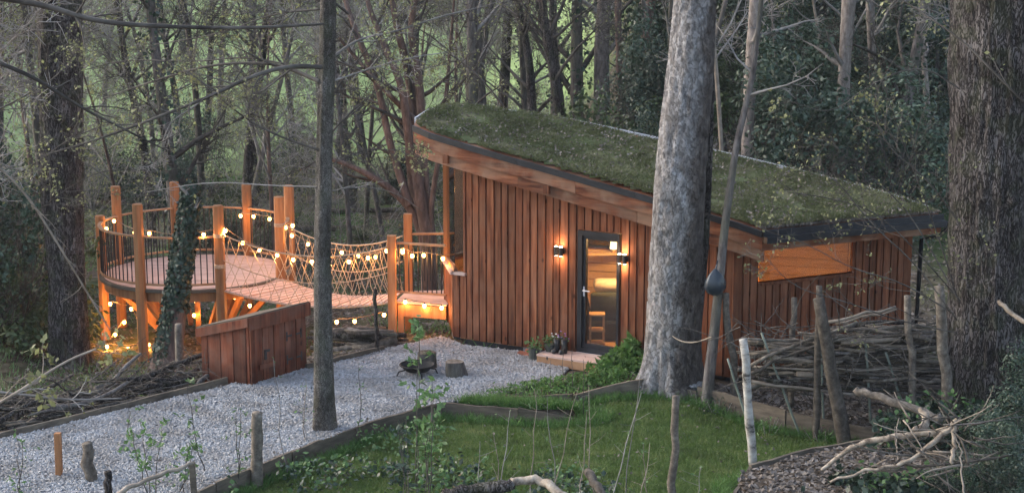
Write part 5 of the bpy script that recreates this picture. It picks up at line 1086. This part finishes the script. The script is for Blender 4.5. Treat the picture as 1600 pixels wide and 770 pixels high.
# brushwood left behind the path edging
bp_ = empty('brush_pile', atz(150, 620), 'dark heap of brushwood along the left edge of the gravel path', 'brush pile')
for k in range(230):
    t = random.random(); e = EDGE[1]+(EDGE[5]-EDGE[1])*t; off = random.uniform(.15, 2.4); n_ = np.array([-(EDGE[5]-EDGE[1])[1], (EDGE[5]-EDGE[1])[0]]); n_ = n_/np.linalg.norm(n_)
    c = np.array([e[0]+n_[0]*off, e[1]+n_[1]*off, 0]); h_ = .45*math.sin(min(off/1.6, 1)*pi*.6); c[2] = gz(c[0], c[1])+random.uniform(.02, max(h_, .05)+.05)
    d = np.array([(EDGE[5]-EDGE[1])[0], (EDGE[5]-EDGE[1])[1], 0]); d /= np.linalg.norm(d); d = d*random.choice([-1, 1])+rng.normal(size=3)*[.45, .45, .12]
    P = wander(c, d, random.uniform(.5, 1.8), 6, .1, -.01); P[:, 2] = np.maximum(P[:, 2], gh(P[:, 0], P[:, 1])+.02); r = random.choice([.01, .014, .02, .03, .045])
    dd = P[:, 1]-np.interp(P[:, 0], EX, EY); P = P[dd > .08]
    if len(P) < 3: continue
    stick(P, r, r*.5, random.choice(['barkd', 'barkd', 'log', 'bark']), bp_, 'branch', 6)
tg = MB()
for k in range(500):
    t = random.random(); e = EDGE[1]+(EDGE[5]-EDGE[1])*t+np.array([-.1, 1, 0])*random.uniform(.2, 2.6); e[2] = gz(e[0], e[1])+random.uniform(.02, .5); d = rng.normal(size=3)*[1, .7, .4]; tg.tube(wander(e, d, random.uniform(.3, .9), 4, .2, 0), [.007, .006, .005, .004, .003], 3, cap=False)
tag(tg.build('twigs', M['twigd'], bp_, True), kind='stuff')
# logs behind the gravel, under the bridge
lg = empty('log_pile', atz(550, 545), 'low stack of long dark logs between the slim trunk and the terrace', 'log pile')
for k in range(34):
    a = at(random.uniform(478, 560), random.uniform(515, 556), 26.3+random.uniform(-.2, .4)); L = random.uniform(.7, 1.7); b = a+np.array([L, random.uniform(-.2, .2), random.uniform(-.12, .06)]); P = np.linspace(a, b, 6)+rng.normal(size=(6, 3))*.02
    P = P[P[:, 0] < -1.75]
    if len(P) < 3: continue
    r = random.choice([.02, .03, .04, .055]); P[:, 2] = np.maximum(P[:, 2], gh(P[:, 0], P[:, 1])+.03); stick(P, r, r*.8, random.choice(['log', 'barkd', 'bark']), lg, 'branch', 8)
tag(stick(smoothpath([at(478, 566, 25.6), at(545, 560, 25.9), at(618, 530, 26.3)], 2), .07, .10, 'log', None, 'log', 12), 'thick mossy log lying at the edge of the gravel before the terrace', 'log')
# clearing logs beyond the bridge
for lab, pts, r in [('pale fallen log lit in the clearing beyond the bridge', [(548, 358, 46), (566, 354, 46), (585, 347, 46)], .09), ('long grey fallen trunk across the clearing', [(440, 352, 48), (520, 350, 48), (600, 352, 48)], .12), ('second grey fallen trunk further back in the clearing', [(500, 332, 51), (560, 334, 51), (640, 330, 51)], .10)]:
    P = np.array([at(*p) for p in pts]); P[:, 2] = gh(P[:, 0], P[:, 1])+r; tag(stick(smoothpath(list(P), 1), r, r*.7, 'logp' if 'pale' in lab else 'log', None, 'log', 8), lab, 'log')
# ================================================================ SMALL THINGS IN THE YARD
def stump(px, py, r, h, label, burr=False):
    p = gp(px, py); o = empty('log_stump', p, label, 'log stump'); n = 20; b = MB(); P = [p+[0, 0, -.03], p+[0, 0, h*.3], p+[0, 0, h*.7], p+[0, 0, h]]
    m = MB(); th = np.arange(n)*2*pi/n; V = []
    for i, q in enumerate(P):
        rr = r*(1.08-.08*i/3)*(1+.06*np.cos(3*th+i*.2)+.04*rng.normal(size=n)*.6)
        if burr and i < 3: rr = rr+.07*np.exp(-((th-.1)/.35)**2)*(1.0, .9, .3)[i]+.07*np.exp(-((th-.1-2*pi)/.35)**2)*(1.0, .9, .3)[i]
        V += [(q[0]+rr[k]*math.cos(th[k]), q[1]+rr[k]*math.sin(th[k]), q[2]) for k in range(n)]
    m.add(V, [[i*n+k, i*n+(k+1) % n, (i+1)*n+(k+1) % n, (i+1)*n+k] for i in range(3) for k in range(n)]).build('bark', M['bark'], o)
    top = V[3*n:]; MB().add(top+[tuple(p+[0, 0, h])], T=[[k, (k+1) % n, n] for k in range(n)]).build('cut_face', M['log'], o)
stump(710, 588, .145, .30, 'solitary cut log stump with a side burr on the gravel', True); stump(667, 576, .15, .33, 'cut log stump standing behind the black fire pit')
fp = gp(652, 588); fire = empty('fire_pit', fp, 'low black metal fire bowl on curved legs', 'fire pit'); th = np.linspace(0, 2*pi, 21)[:-1]
m = MB(); rings = [(.27, .25), (.25, .22), (.18, .15), (.08, .12)]
V = [(fp[0]+r*math.cos(a), fp[1]+r*math.sin(a), fp[2]+z) for r, z in rings for a in th]; m.add(V+[tuple(fp+[0, 0, .115])], [[i*20+k, (i+1)*20+k, (i+1)*20+(k+1) % 20, i*20+(k+1) % 20] for i in range(3) for k in range(20)], [[60+k, 80, 60+(k+1) % 20] for k in range(20)]).build('bowl', M['char'], fire, True)
m = MB(); a_ = np.linspace(0, 2*pi, 25); m.tube([(fp[0]+.275*math.cos(a), fp[1]+.275*math.sin(a), fp[2]+.25) for a in a_], .012, 6); m.build('rim', M['char'], fire, True)
for a in (.3, 1.87, 3.44, 5.0):
    c, s_ = math.cos(a), math.sin(a); MB().tube([fp+[c*.2, s_*.2, .17], fp+[c*.3, s_*.3, .15], fp+[c*.335, s_*.335, .07], fp+[c*.36, s_*.36, .0]], .011, 6).build('leg', M['char'], fire, True)
bpz = at(1117, 440, 22.62); bag = empty('hanging_bag', bpz, 'dark blue black plastic bag tied to the young tree', 'bag'); m = MB(); n = 16; V = []
prof = [(.02, .19), (.045, .165), (.10, .10), (.145, 0), (.15, -.09), (.11, -.17), (.04, -.20)]; th = np.arange(n)*2*pi/n
for r, z in prof: V += [(bpz[0]+r*(1+.13*math.cos(5*a+z*9)+.05*math.sin(9*a))*math.cos(a), bpz[1]+r*.8*(1+.13*math.cos(5*a+z*9))*math.sin(a), bpz[2]+z+.012*math.sin(7*a)) for a in th]
m.add(V, [[i*n+k, (i+1)*n+k, (i+1)*n+(k+1) % n, i*n+(k+1) % n] for i in range(6) for k in range(n)]).build('sack', M['bag'], bag, True)
MB().tube([bpz+[0, 0, .17], bpz+[.03, .05, .24], bpz+[.06, .22, .27]], .012, 5).build('tie', M['bag'], bag)
P = [at(1033, 500, 23.25), at(1045, 520, 23.1), at(1062, 533, 23.0), at(1085, 536, 22.9), at(1112, 526, 22.8)]; tag(MB().tube(smoothpath(P, 2), .011, 6).build('slack_rope', M['rope'], None, True), 'slack pale rope looped from the big pale tree to the young one', 'rope')
q = Wall(CAB[0], CAB[1]); tag(MB().hexa([at(1083, 515, 23.2)+v for v in [(-.03, 0, -.02), (.03, 0, -.02), (.03, .03, -.02), (-.03, .03, -.02), (.02, 0, 1.5), (.07, 0, 1.5), (.07, .03, 1.5), (.02, .03, 1.5)]]).build('wooden_batten', M['edge']), 'brown sawn batten leaning behind the big pale tree', 'batten')
# ================================================================ PLANTS NEAR THE CABIN AND IN FRONT
def clump(p, n, r, h, ls, mt, label, grp=None, nm='leafy_plant', cat='plant', stems=8, asp=.35, tw='fresh'):
    o = empty(nm, p, label, cat, grp); C = p+rng.normal(size=(n, 3))*[r*.5, r*.5, 0]; C[:, 2] = p[2]+h*rng.random(n)**.7*(1-.5*np.clip(np.hypot(C[:, 0]-p[0], C[:, 1]-p[1])/r, 0, 1))
    tag(MB().leaves(C, ls, .4, asp=asp).build('leaves', M[mt], o, origin=p), kind='stuff'); s = MB()
    for k in range(stems): a = rng.normal(size=2)*r*.4; s.tube([p+[a[0]*.3, a[1]*.3, -.03], p+[a[0], a[1], h*.8]], [.006, .003], 4, cap=False)
    s.build('stem', M[tw], o, True, origin=p); return o
BED = [(985, 578, .30, .62, 460, .17), (955, 590, .28, .45, 320, .15), (930, 600, .3, .28, 300, .09), (900, 603, .3, .22, 260, .08), (870, 606, .32, .2, 260, .08), (835, 607, .3, .15, 240, .07), (800, 612, .3, .12, 220, .06), (965, 603, .3, .30, 260, .09), (1000, 590, .25, .35, 240, .1), (850, 616, .35, .12, 260, .06), (905, 614, .35, .14, 260, .06), (775, 618, .3, .1, 180, .05)]
BL = ['tall fresh green perennial against the cabin beside the big trunk', 'leafy green perennial left of the tallest one in the bed', 'low green plant in front of the timber step', 'small green plant below the boots in the bed', 'small green plant at the middle of the leafy bed', 'low green plant near the gravel end of the bed', 'lowest green tuft at the pointed end of the bed', 'broad leaved plant behind the edging board bend', 'green plant at the foot of the big pale trunk', 'green ground plant along the edging below the step', 'green ground plant along the edging right of the step', 'tiny green tuft where gravel meets the bed']
for (px, py, r, h, n, ls), lb in zip(BED, BL): clump(gp(px, py), n, r, h, ls, 'bedgreen', lb, 'green plants in the bed by the cabin')
for px, py, Yd, n, lb in [(1125, 600, 22.7, 260, 'scrubby green growth at the foot of the leaning young tree'), (1095, 592, 23.0, 160, 'sparse green growth against the back of the big pale trunk'), (1200, 622, 22.0, 160, 'low green weeds under the dead hedge left end'), (1290, 640, 21.6, 160, 'low green weeds at the foot of the split stake')]:
    p = at(px, py, Yd); p[2] = gz(p[0], p[1]); clump(p, n, .35, .38, .06, 'ivy' if n > 200 else 'fresh', lb, 'small growth along the dead hedge', tw='twig')
# tall thin flower stalks in front of the step
for k, (px, py, t) in enumerate([(895, 612, 545), (880, 608, 530), (912, 640, 560), (860, 612, 560)]):
    p = gp(px, py); s = MB(); Y0 = p[1]; q_ = at(px, t, Y0); o = empty('dry_stalk', p, ['dry stalk right of the boots', 'taller dry stalk before the boots', 'dry stalk rising from the bed edging', 'dry stalk before the step left side'][k], 'plant'); P = np.linspace(p, q_, 5)+rng.normal(size=(5, 3))*.01; MB().tube(P, np.linspace(.006, .003, 5), 4).build('stem', M['twigd'], o, True); MB().leaves(P[1:]+rng.normal(size=(4, 3))*.03, .05).build('leaves', M['twigd'], o)
# ground cover: ivy and brambles across the front and lower right
def cover(n, poly, zr, ls, mt, label, f=.3, nm='ground_ivy', asp=.75):
    q = sample(poly, n); k = ~inpoly(q[:, 0], q[:, 1], LAWN) & (vnoise(q[:, 0]*1.3, q[:, 1]*1.3, 21) > -f); q = q[k]; z = gh(q[:, 0], q[:, 1])+zr*rng.random(len(q))*(1+vnoise(q[:, 0]*1.1, q[:, 1]*1.1, 9))
    tag(MB().leaves(np.column_stack([q, z]), ls, .8, asp=asp).build(nm, M[mt]), label, kind='stuff')
FR = [tuple(atz(a, b, LZ)[:2]) for a, b in [(1270, 800), (1345, 735), (1400, 700), (1470, 645), (1620, 640), (1640, 860), (1240, 860)]]
cover(8500, FR, .35, .10, 'ivy', 'dark ivy and bramble leaves in the lower right corner', .1); cover(2500, FR, .45, .09, 'fresh', 'paler young bramble leaves in the lower right corner', -.1, 'young_bramble')
FL = [tuple(atz(a, b, LZ)[:2]) for a, b in [(360, 775), (450, 745), (560, 735), (760, 735), (880, 748), (960, 765), (960, 900), (300, 900)]]
cover2 = lambda n, zr, ls, mt, label, f, nm: None
def cover_f(n, poly, zr, ls, mt, label, f, nm):
    q = sample(poly, n); k = vnoise(q[:, 0]*1.6, q[:, 1]*1.6, 31) > -f; q = q[k]; z = LZ+zr*rng.random(len(q))*(1+.8*vnoise(q[:, 0]*1.4, q[:, 1]*1.4, 9)); tag(MB().leaves(np.column_stack([q, z]), ls, .8, asp=.75).build(nm, M[mt]), label, kind='stuff')
cover_f(3600, FL, .26, .075, 'ivy', 'ivy leaves tangled along the bottom of the picture', .2, 'ground_ivy'); cover_f(2200, FL, .32, .07, 'fresh', 'fresh green weeds along the bottom of the picture', .1, 'green_weeds')
FG = [tuple(atz(a, b, LZ)[:2]) for a, b in [(420, 735), (520, 700), (640, 680), (760, 690), (760, 740), (450, 750)]]
cover_f(900, FG, .22, .06, 'fresh', 'sprawling green weeds on the left of the lawn', .0, 'green_weeds')
# saplings and tall weeds
def sapling(label, px, py, top, Y=None, n=1, lean=0, leaf='fresh', ls=.085, dens=5, tw='twigd', w=.22, br=7, t0=.25, grp='leafy saplings in front of path and lawn', nm='sapling'):
    p = at(px, py, Y) if Y else gp(px, py); g_ = gz(p[0], p[1]); p[2] = g_; t = at(px+lean, top, p[1]); o = empty(nm, p, label, 'sapling', grp); s = MB(); lv = []
    for k in range(n):
        b = t+rng.normal(size=3)*[.10*(n > 1), .1*(n > 1), .08]; P = np.linspace(p+[rng.normal()*.04*(n > 1), 0, -.05], b, 8); P[1:-1] += rng.normal(size=(6, 3))*.018; R = np.linspace(.009, .003, 8); s.tube(P, R, 5, cap=False)
        for j in range(br):
            f = t0+(1-t0)*(j+random.random())/br; i = f*7; i0 = min(int(i), 6); q_ = P[i0]+(P[i0+1]-P[i0])*(i-i0); d = rng.normal(size=3)*[1, 1, .2]; d[2] += .45; d /= np.linalg.norm(d); l = w*random.uniform(.5, 1.2)*(1.2-.5*f); Q = wander(q_, d, l, 3, .12, .02); s.tube(Q, [.003, .0025, .002, .002], 3, cap=False)
            for m_ in range(dens): u = random.uniform(.3, 1)*3; i1 = min(int(u), 2); lv.append(Q[i1]+(Q[i1+1]-Q[i1])*(u-i1)+rng.normal(size=3)*.025)
        lv.append(P[-1])
    s.build('stem', M[tw], o, True, origin=p)
    if lv and dens: tag(MB().leaves(np.array(lv), ls, .7, asp=.5).build('leaves', M[leaf], o, origin=p), kind='stuff')
    return o
sapling('bushy green elder sapling before the fire pit', 655, 715, 492, 19.4, 2, 0, 'fresh', .11, 7, w=.3, br=11)
sapling('green sapling at the front centre of the lawn', 665, 790, 590, 18.2, 3, 8, 'fresh', .10, 6, w=.32, br=9)
sapling('leafy sapling with dark stems at the bottom centre', 640, 800, 660, 17.9, 3, -10, 'ivy', .08, 6, w=.3, br=8)
sapling('slim shoot with sparse leaves on the gravel edge', 566, 672, 582, None, 1, -5, 'fresh', .05, 3, w=.08, br=7)
sapling('tall thin leafy shoot at the left of the lawn edging', 320, 745, 600, 19.5, 1, -28, 'fresh', .085, 6, w=.2, br=9)
sapling('spreading green sapling in front of the gravel at left', 240, 790, 668, 18.6, 3, -20, 'fresh', .085, 6, w=.34, br=8)
sapling('green sapling right of the spreading one', 285, 790, 690, 18.7, 2, 10, 'fresh', .08, 6, w=.3, br=7)
sapling('small leafy shoots beside the weathered round post', 370, 760, 640, 19.4, 2, 5, 'fresh', .06, 5, w=.2, br=7)
sapling('pale leafy shoot in the lower left corner', 30, 800, 690, 17.8, 2, 0, 'fresh', .06, 4, w=.25, br=6)
sapling('dark twiggy stem at the left of the gravel', 205, 690, 600, 21, 1, -6, 'fresh', .03, 0, w=.15, br=4, nm='bare_shoot')
for k, (px, b, t, ln) in enumerate([(480, 690, 620, -12), (474, 688, 600, 4), (447, 720, 560, -20), (825, 800, 620, 10), (775, 800, 640, 22), (845, 800, 610, 60), (880, 800, 640, -25), (930, 800, 605, -10), (965, 800, 590, 35), (905, 800, 650, 12), (940, 800, 590, 70), (800, 800, 670, -30), (735, 800, 680, 15), (1015, 800, 690, -10), (1085, 790, 720, 10), (990, 800, 700, 25)]):
    d_ = ['bare shoot just left of the slim trunk foot', 'taller bare shoot touching the slim trunk on its left', 'thin dark shoot rising from the gravel left of the slim trunk', 'upright shoot among the weeds above the arched silver log', 'shoot leaning right at the left of the arched silver log', 'long shoot leaning right across the short sinking board', 'shoot leaning left over the arched silver log', 'straight pale shoot at the middle of the bottom edge', 'shoot reaching the leafy bed edging right of centre', 'short shoot over the dark cut branch', 'longest shoot leaning right toward the big pale trunk', 'shoot leaning left below the leafy bed', 'short bare shoot right of the central sapling', 'short shoot left of the knotty lawn post', 'small shoot right of the knotty lawn post', 'low shoot leaning right before the knotty lawn post'][k]
    sapling(d_, px, b, t, None if b < 730 else 17.9+.3*random.random(), 1, ln, 'fresh', .05, 1 if k % 3 else 2, w=.28, br=5, tw='twigp' if k % 2 else 'twig', nm='bare_shoot', grp='bare upright shoots along the bottom')
# ivy and undergrowth on the bank by the huge trunk and left corner
for k, (px, py, Yd, s) in enumerate([(1590, 640, 20.0, .38), (1560, 700, 18.8, .30), (1600, 740, 18.0, .32), (1500, 735, 18.2, .22), (1410, 600, 21.3, .2), (1600, 600, 21.0, .4)]):
    o = copy_tree(b1[k % 2]); p = at(px, py, Yd); o.location = (p[0], p[1], gz(p[0], p[1])-.1); o.scale = (s, s, s); o.rotation_euler.z = k
    o['label'] = ['dark leafy bush between the huge trunk and the right edge', 'glossy bush right of the log pile', 'glossy bush in the bottom right corner', 'low leafy bush below the log pile', 'small leafy bush at the foot of the knobbly post', 'tall leafy bush behind the right edge'][k]; o['group'] = 'evergreen bushes at the lower right'
# ================================================================ FOREGROUND BRANCHES
def limb(label, pts, r0, r1, mt='twigd', nch=(7, 4, 3), ratio=.28, buds=1, ls=.05, leaf='bud', maxlev=2, tmin=.1, minr=.003, grp='branches reaching in front of the wood', nm='tree_branch', up=.0):
    P = smoothpath([at(*p) for p in pts], 2); R = np.linspace(r0, r1, len(P)); o = empty(nm, P[0], label, 'branch', grp); MB().tube(P, R*(1+rng.normal(size=len(P))*.05), 7).build('limb', M[mt], o, True, origin=P[0])
    c = MB(); bl = []; idx = np.linspace(0, len(P)-1, 6).astype(int); branchy(c, P[idx], R[idx], 0, maxlev, nch, ratio, bl, tmin, .16, up, minr, .1); tag(c.build('twigs', M[mt], o, True, origin=P[0]), kind='stuff')
    if buds and bl: B = np.repeat(np.array(bl)[rng.random(len(bl)) < .6], buds, 0); tag(MB().leaves(B+rng.normal(size=B.shape)*.018, ls, .5, asp=.65).build('buds', M[leaf], o, origin=P[0]), kind='stuff')
    return o
limb('long dark bough sweeping across the top left', [(-40, -8, 14), (60, 5, 14), (150, 35, 14), (260, 42, 14.2), (380, 45, 14.5), (505, 38, 15)], .032, .012, nch=(6, 4, 3), ratio=.16, buds=1)
limb('dark bough dipping from the left edge to the middle', [(-40, 85, 16), (50, 118, 16), (120, 165, 16.3), (190, 200, 16.6), (260, 235, 17)], .026, .007, nch=(7, 4, 3), ratio=.3)
limb('curved branch rising from the slim trunk toward the left', [(502, 105, 21.3), (450, 103, 21.0), (395, 118, 20.6), (330, 150, 20.2), (260, 178, 20), (190, 205, 20), (120, 228, 20), (60, 245, 20)], .036, .007, 'twigd', nch=(14, 6, 3), ratio=.24, maxlev=3, buds=1)
limb('second branch from the slim trunk bending down left', [(500, 128, 21.4), (455, 108, 21.6), (420, 98, 21.8), (330, 100, 22), (230, 130, 22.5), (160, 155, 23)], .034, .007, 'twigd', nch=(13, 6, 3), ratio=.24, maxlev=3)
limb('low branch drooping right of the slim trunk', [(512, 95, 21.5), (560, 60, 21.8), (620, 50, 22), (690, 25, 22.3), (760, 10, 22.6)], .022, .006, 'twig', nch=(8, 5, 3), ratio=.3, maxlev=3)
limb('thin branch crossing between slim trunk and roof', [(512, 130, 21.5), (570, 110, 22), (640, 90, 22.4), (700, 82, 22.8)], .018, .005, 'twig', nch=(8, 4, 3), ratio=.32, maxlev=3)
limb('branch from the slim trunk over the rope bridge', [(512, 300, 21.5), (560, 290, 22), (620, 300, 22.5), (660, 330, 23)], .010, .004, 'twig', nch=(4, 3, 3), ratio=.3)
limb('thin twig line crossing above the round deck', [(500, 292, 21.4), (420, 290, 21.6), (330, 283, 21.8), (230, 300, 22)], .010, .004, 'twig', nch=(5, 3, 3), ratio=.22)
limb('bare grey branch descending at the left toward the deck lights', [(-20, 245, 18), (40, 300, 18), (90, 380, 18), (120, 430, 18.1), (150, 480, 18.2), (172, 515, 18.3)], .016, .008, 'twigp', nch=(8, 3, 2), ratio=.2, buds=0)
limb('pale blossoming twig in the lower left corner', [(-20, 640, 10), (40, 605, 10), (100, 565, 10.2), (150, 545, 10.3)], .012, .006, 'twigp', nch=(5, 3), ratio=.3, buds=5, ls=.05)
limb('dark lower twig crossing the brushwood at left', [(-20, 610, 11), (50, 618, 11), (110, 625, 11), (190, 622, 11.1)], .010, .006, 'twig', nch=(3, 2), ratio=.25, buds=2, ls=.05)
for lab, pts, r0, b_ in [
 ('branch from the slim trunk falling left over the deck', [(500, 235, 21.4), (440, 215, 21.3), (390, 190, 21.2), (345, 155, 21.1), (300, 118, 21)], .018, 1),
 ('drooping grey spray left of the slim trunk', [(330, 148, 20.5), (290, 175, 20.4), (262, 195, 20.3), (250, 240, 20.3), (252, 285, 20.3)], .012, 0),
 ('branch crossing the field view toward the broad trunk', [(445, 100, 22), (380, 88, 22.3), (300, 98, 22.6), (200, 92, 23), (130, 110, 23.3)], .014, 2),
 ('high twiggy branch at the top left', [(500, 15, 21.6), (430, 20, 21.8), (340, 55, 22), (240, 70, 22.4)], .016, 2),
 ('branch rising right from the slim trunk over the red tree', [(512, 215, 21.5), (550, 170, 21.7), (600, 135, 22), (650, 110, 22.3), (700, 100, 22.6)], .013, 1),
 ('steep branch rising right from the slim trunk', [(513, 160, 21.5), (545, 110, 21.8), (590, 60, 22), (640, 5, 22.3)], .014, 1),
 ('drooping branch right of the slim trunk above the bridge', [(512, 260, 21.5), (560, 235, 21.7), (610, 232, 22), (650, 245, 22.2)], .010, 1),
 ('pale budding branch above the deck posts', [(60, 330, 25), (110, 290, 25), (170, 262, 25), (240, 270, 25), (300, 262, 25)], .010, 3),
 ('budding branch reaching in at the far left', [(-20, 180, 20), (40, 150, 20), (90, 120, 20), (140, 60, 20.3)], .012, 3),
 ('budding branch over the broad dark trunk', [(-20, 300, 21), (50, 260, 21), (110, 215, 21), (180, 190, 21)], .012, 3),
 ('dark bough above the turf roof', [(800, 185, 30), (760, 130, 30), (720, 95, 30), (660, 60, 30), (600, 45, 30)], .022, 1),
 ('dark bare branch leaning over the roof top', [(790, -10, 30), (770, 60, 30), (740, 110, 30), (720, 150, 30)], .015, 1)]:
    limb(lab, pts, r0, r0*.3, 'twigd' if b_ else 'twig', nch=(12, 6, 3), ratio=.32, maxlev=3, buds=min(b_, 1), ls=.045)
for k, pts in enumerate([[(1498, 470, 20.5), (1430, 345, 20.4), (1390, 300, 20.3), (1330, 250, 20.2), (1290, 215, 20)], [(1500, 470, 20.6), (1440, 400, 20.4), (1370, 330, 20.3), (1300, 310, 20.2), (1230, 300, 20)], [(1495, 500, 20.6), (1430, 410, 20.4), (1360, 350, 20.2), (1300, 270, 20.1), (1245, 262, 20)], [(1490, 490, 20.6), (1410, 440, 20.5), (1330, 420, 20.4), (1260, 380, 20.3), (1200, 360, 20.2)], [(1495, 520, 20.6), (1400, 500, 20.5), (1320, 470, 20.4), (1240, 450, 20.3), (1190, 395, 20.2)], [(1500, 480, 20.6), (1470, 380, 20.4), (1440, 300, 20.3), (1410, 220, 20.2), (1380, 130, 20)], [(1500, 350, 20.6), (1450, 280, 20.4), (1380, 225, 20.3), (1360, 150, 20.2), (1420, 60, 20)]]):
    limb(['arching twiggy branch over the low eave, uppermost of the bush', 'budding branch stretched across the eave gutter', 'budding branch arching over the turf roof corner', 'leafy twig branch before the strip window', 'lowest budding branch above the dead hedge', 'upright budding branch beside the huge trunk', 'high budding branch left of the huge trunk'][k], pts, .011, .004, 'twigd', nch=(8, 4, 3), ratio=.32, buds=1, ls=.045, maxlev=3, grp='budding branches before the low end of the cabin')
limb('dark bare bough in front of the huge trunk', [(1640, 200, 17), (1560, 120, 17), (1500, 60, 17.2), (1440, 20, 17.4), (1380, -20, 17.6)], .014, .006, 'twigd', nch=(6, 4, 3), ratio=.25, maxlev=2)
limb('thin bare bough crossing at the upper right', [(1500, 140, 20.5), (1440, 100, 20.4), (1360, 130, 20.2), (1300, 180, 20), (1240, 160, 20)], .010, .004, 'twigd', nch=(7, 4, 3), ratio=.26, buds=2, ls=.06)
# ================================================================ AIR
hz_ = MB().box(-300, 300, -60, 340, -8, 130).build('haze', bpy.data.materials.new('haze')); hm = hz_.data.materials[0]; hm.use_nodes = True
for n_ in list(hm.node_tree.nodes):
    if n_.type == 'BSDF_PRINCIPLED': hm.node_tree.nodes.remove(n_)
pv = hm.node_tree.nodes.new('ShaderNodeVolumePrincipled'); pv.inputs['Color'].default_value = (.90, .93, 1, 1); pv.inputs['Density'].default_value = .00035
hm.node_tree.links.new(pv.outputs[0], hm.node_tree.nodes['Material Output'].inputs['Volume']); tag(hz_, 'thin grey dusk haze filling the valley', kind='stuff')
for o in bpy.data.objects:
    for k_ in ('kd', 'used'):
        if k_ in o: del o[k_]
print('objects', len(bpy.data.objects), 'tris', sum(len(m.loops)-2*len(m.polygons) for m in bpy.data.meshes))
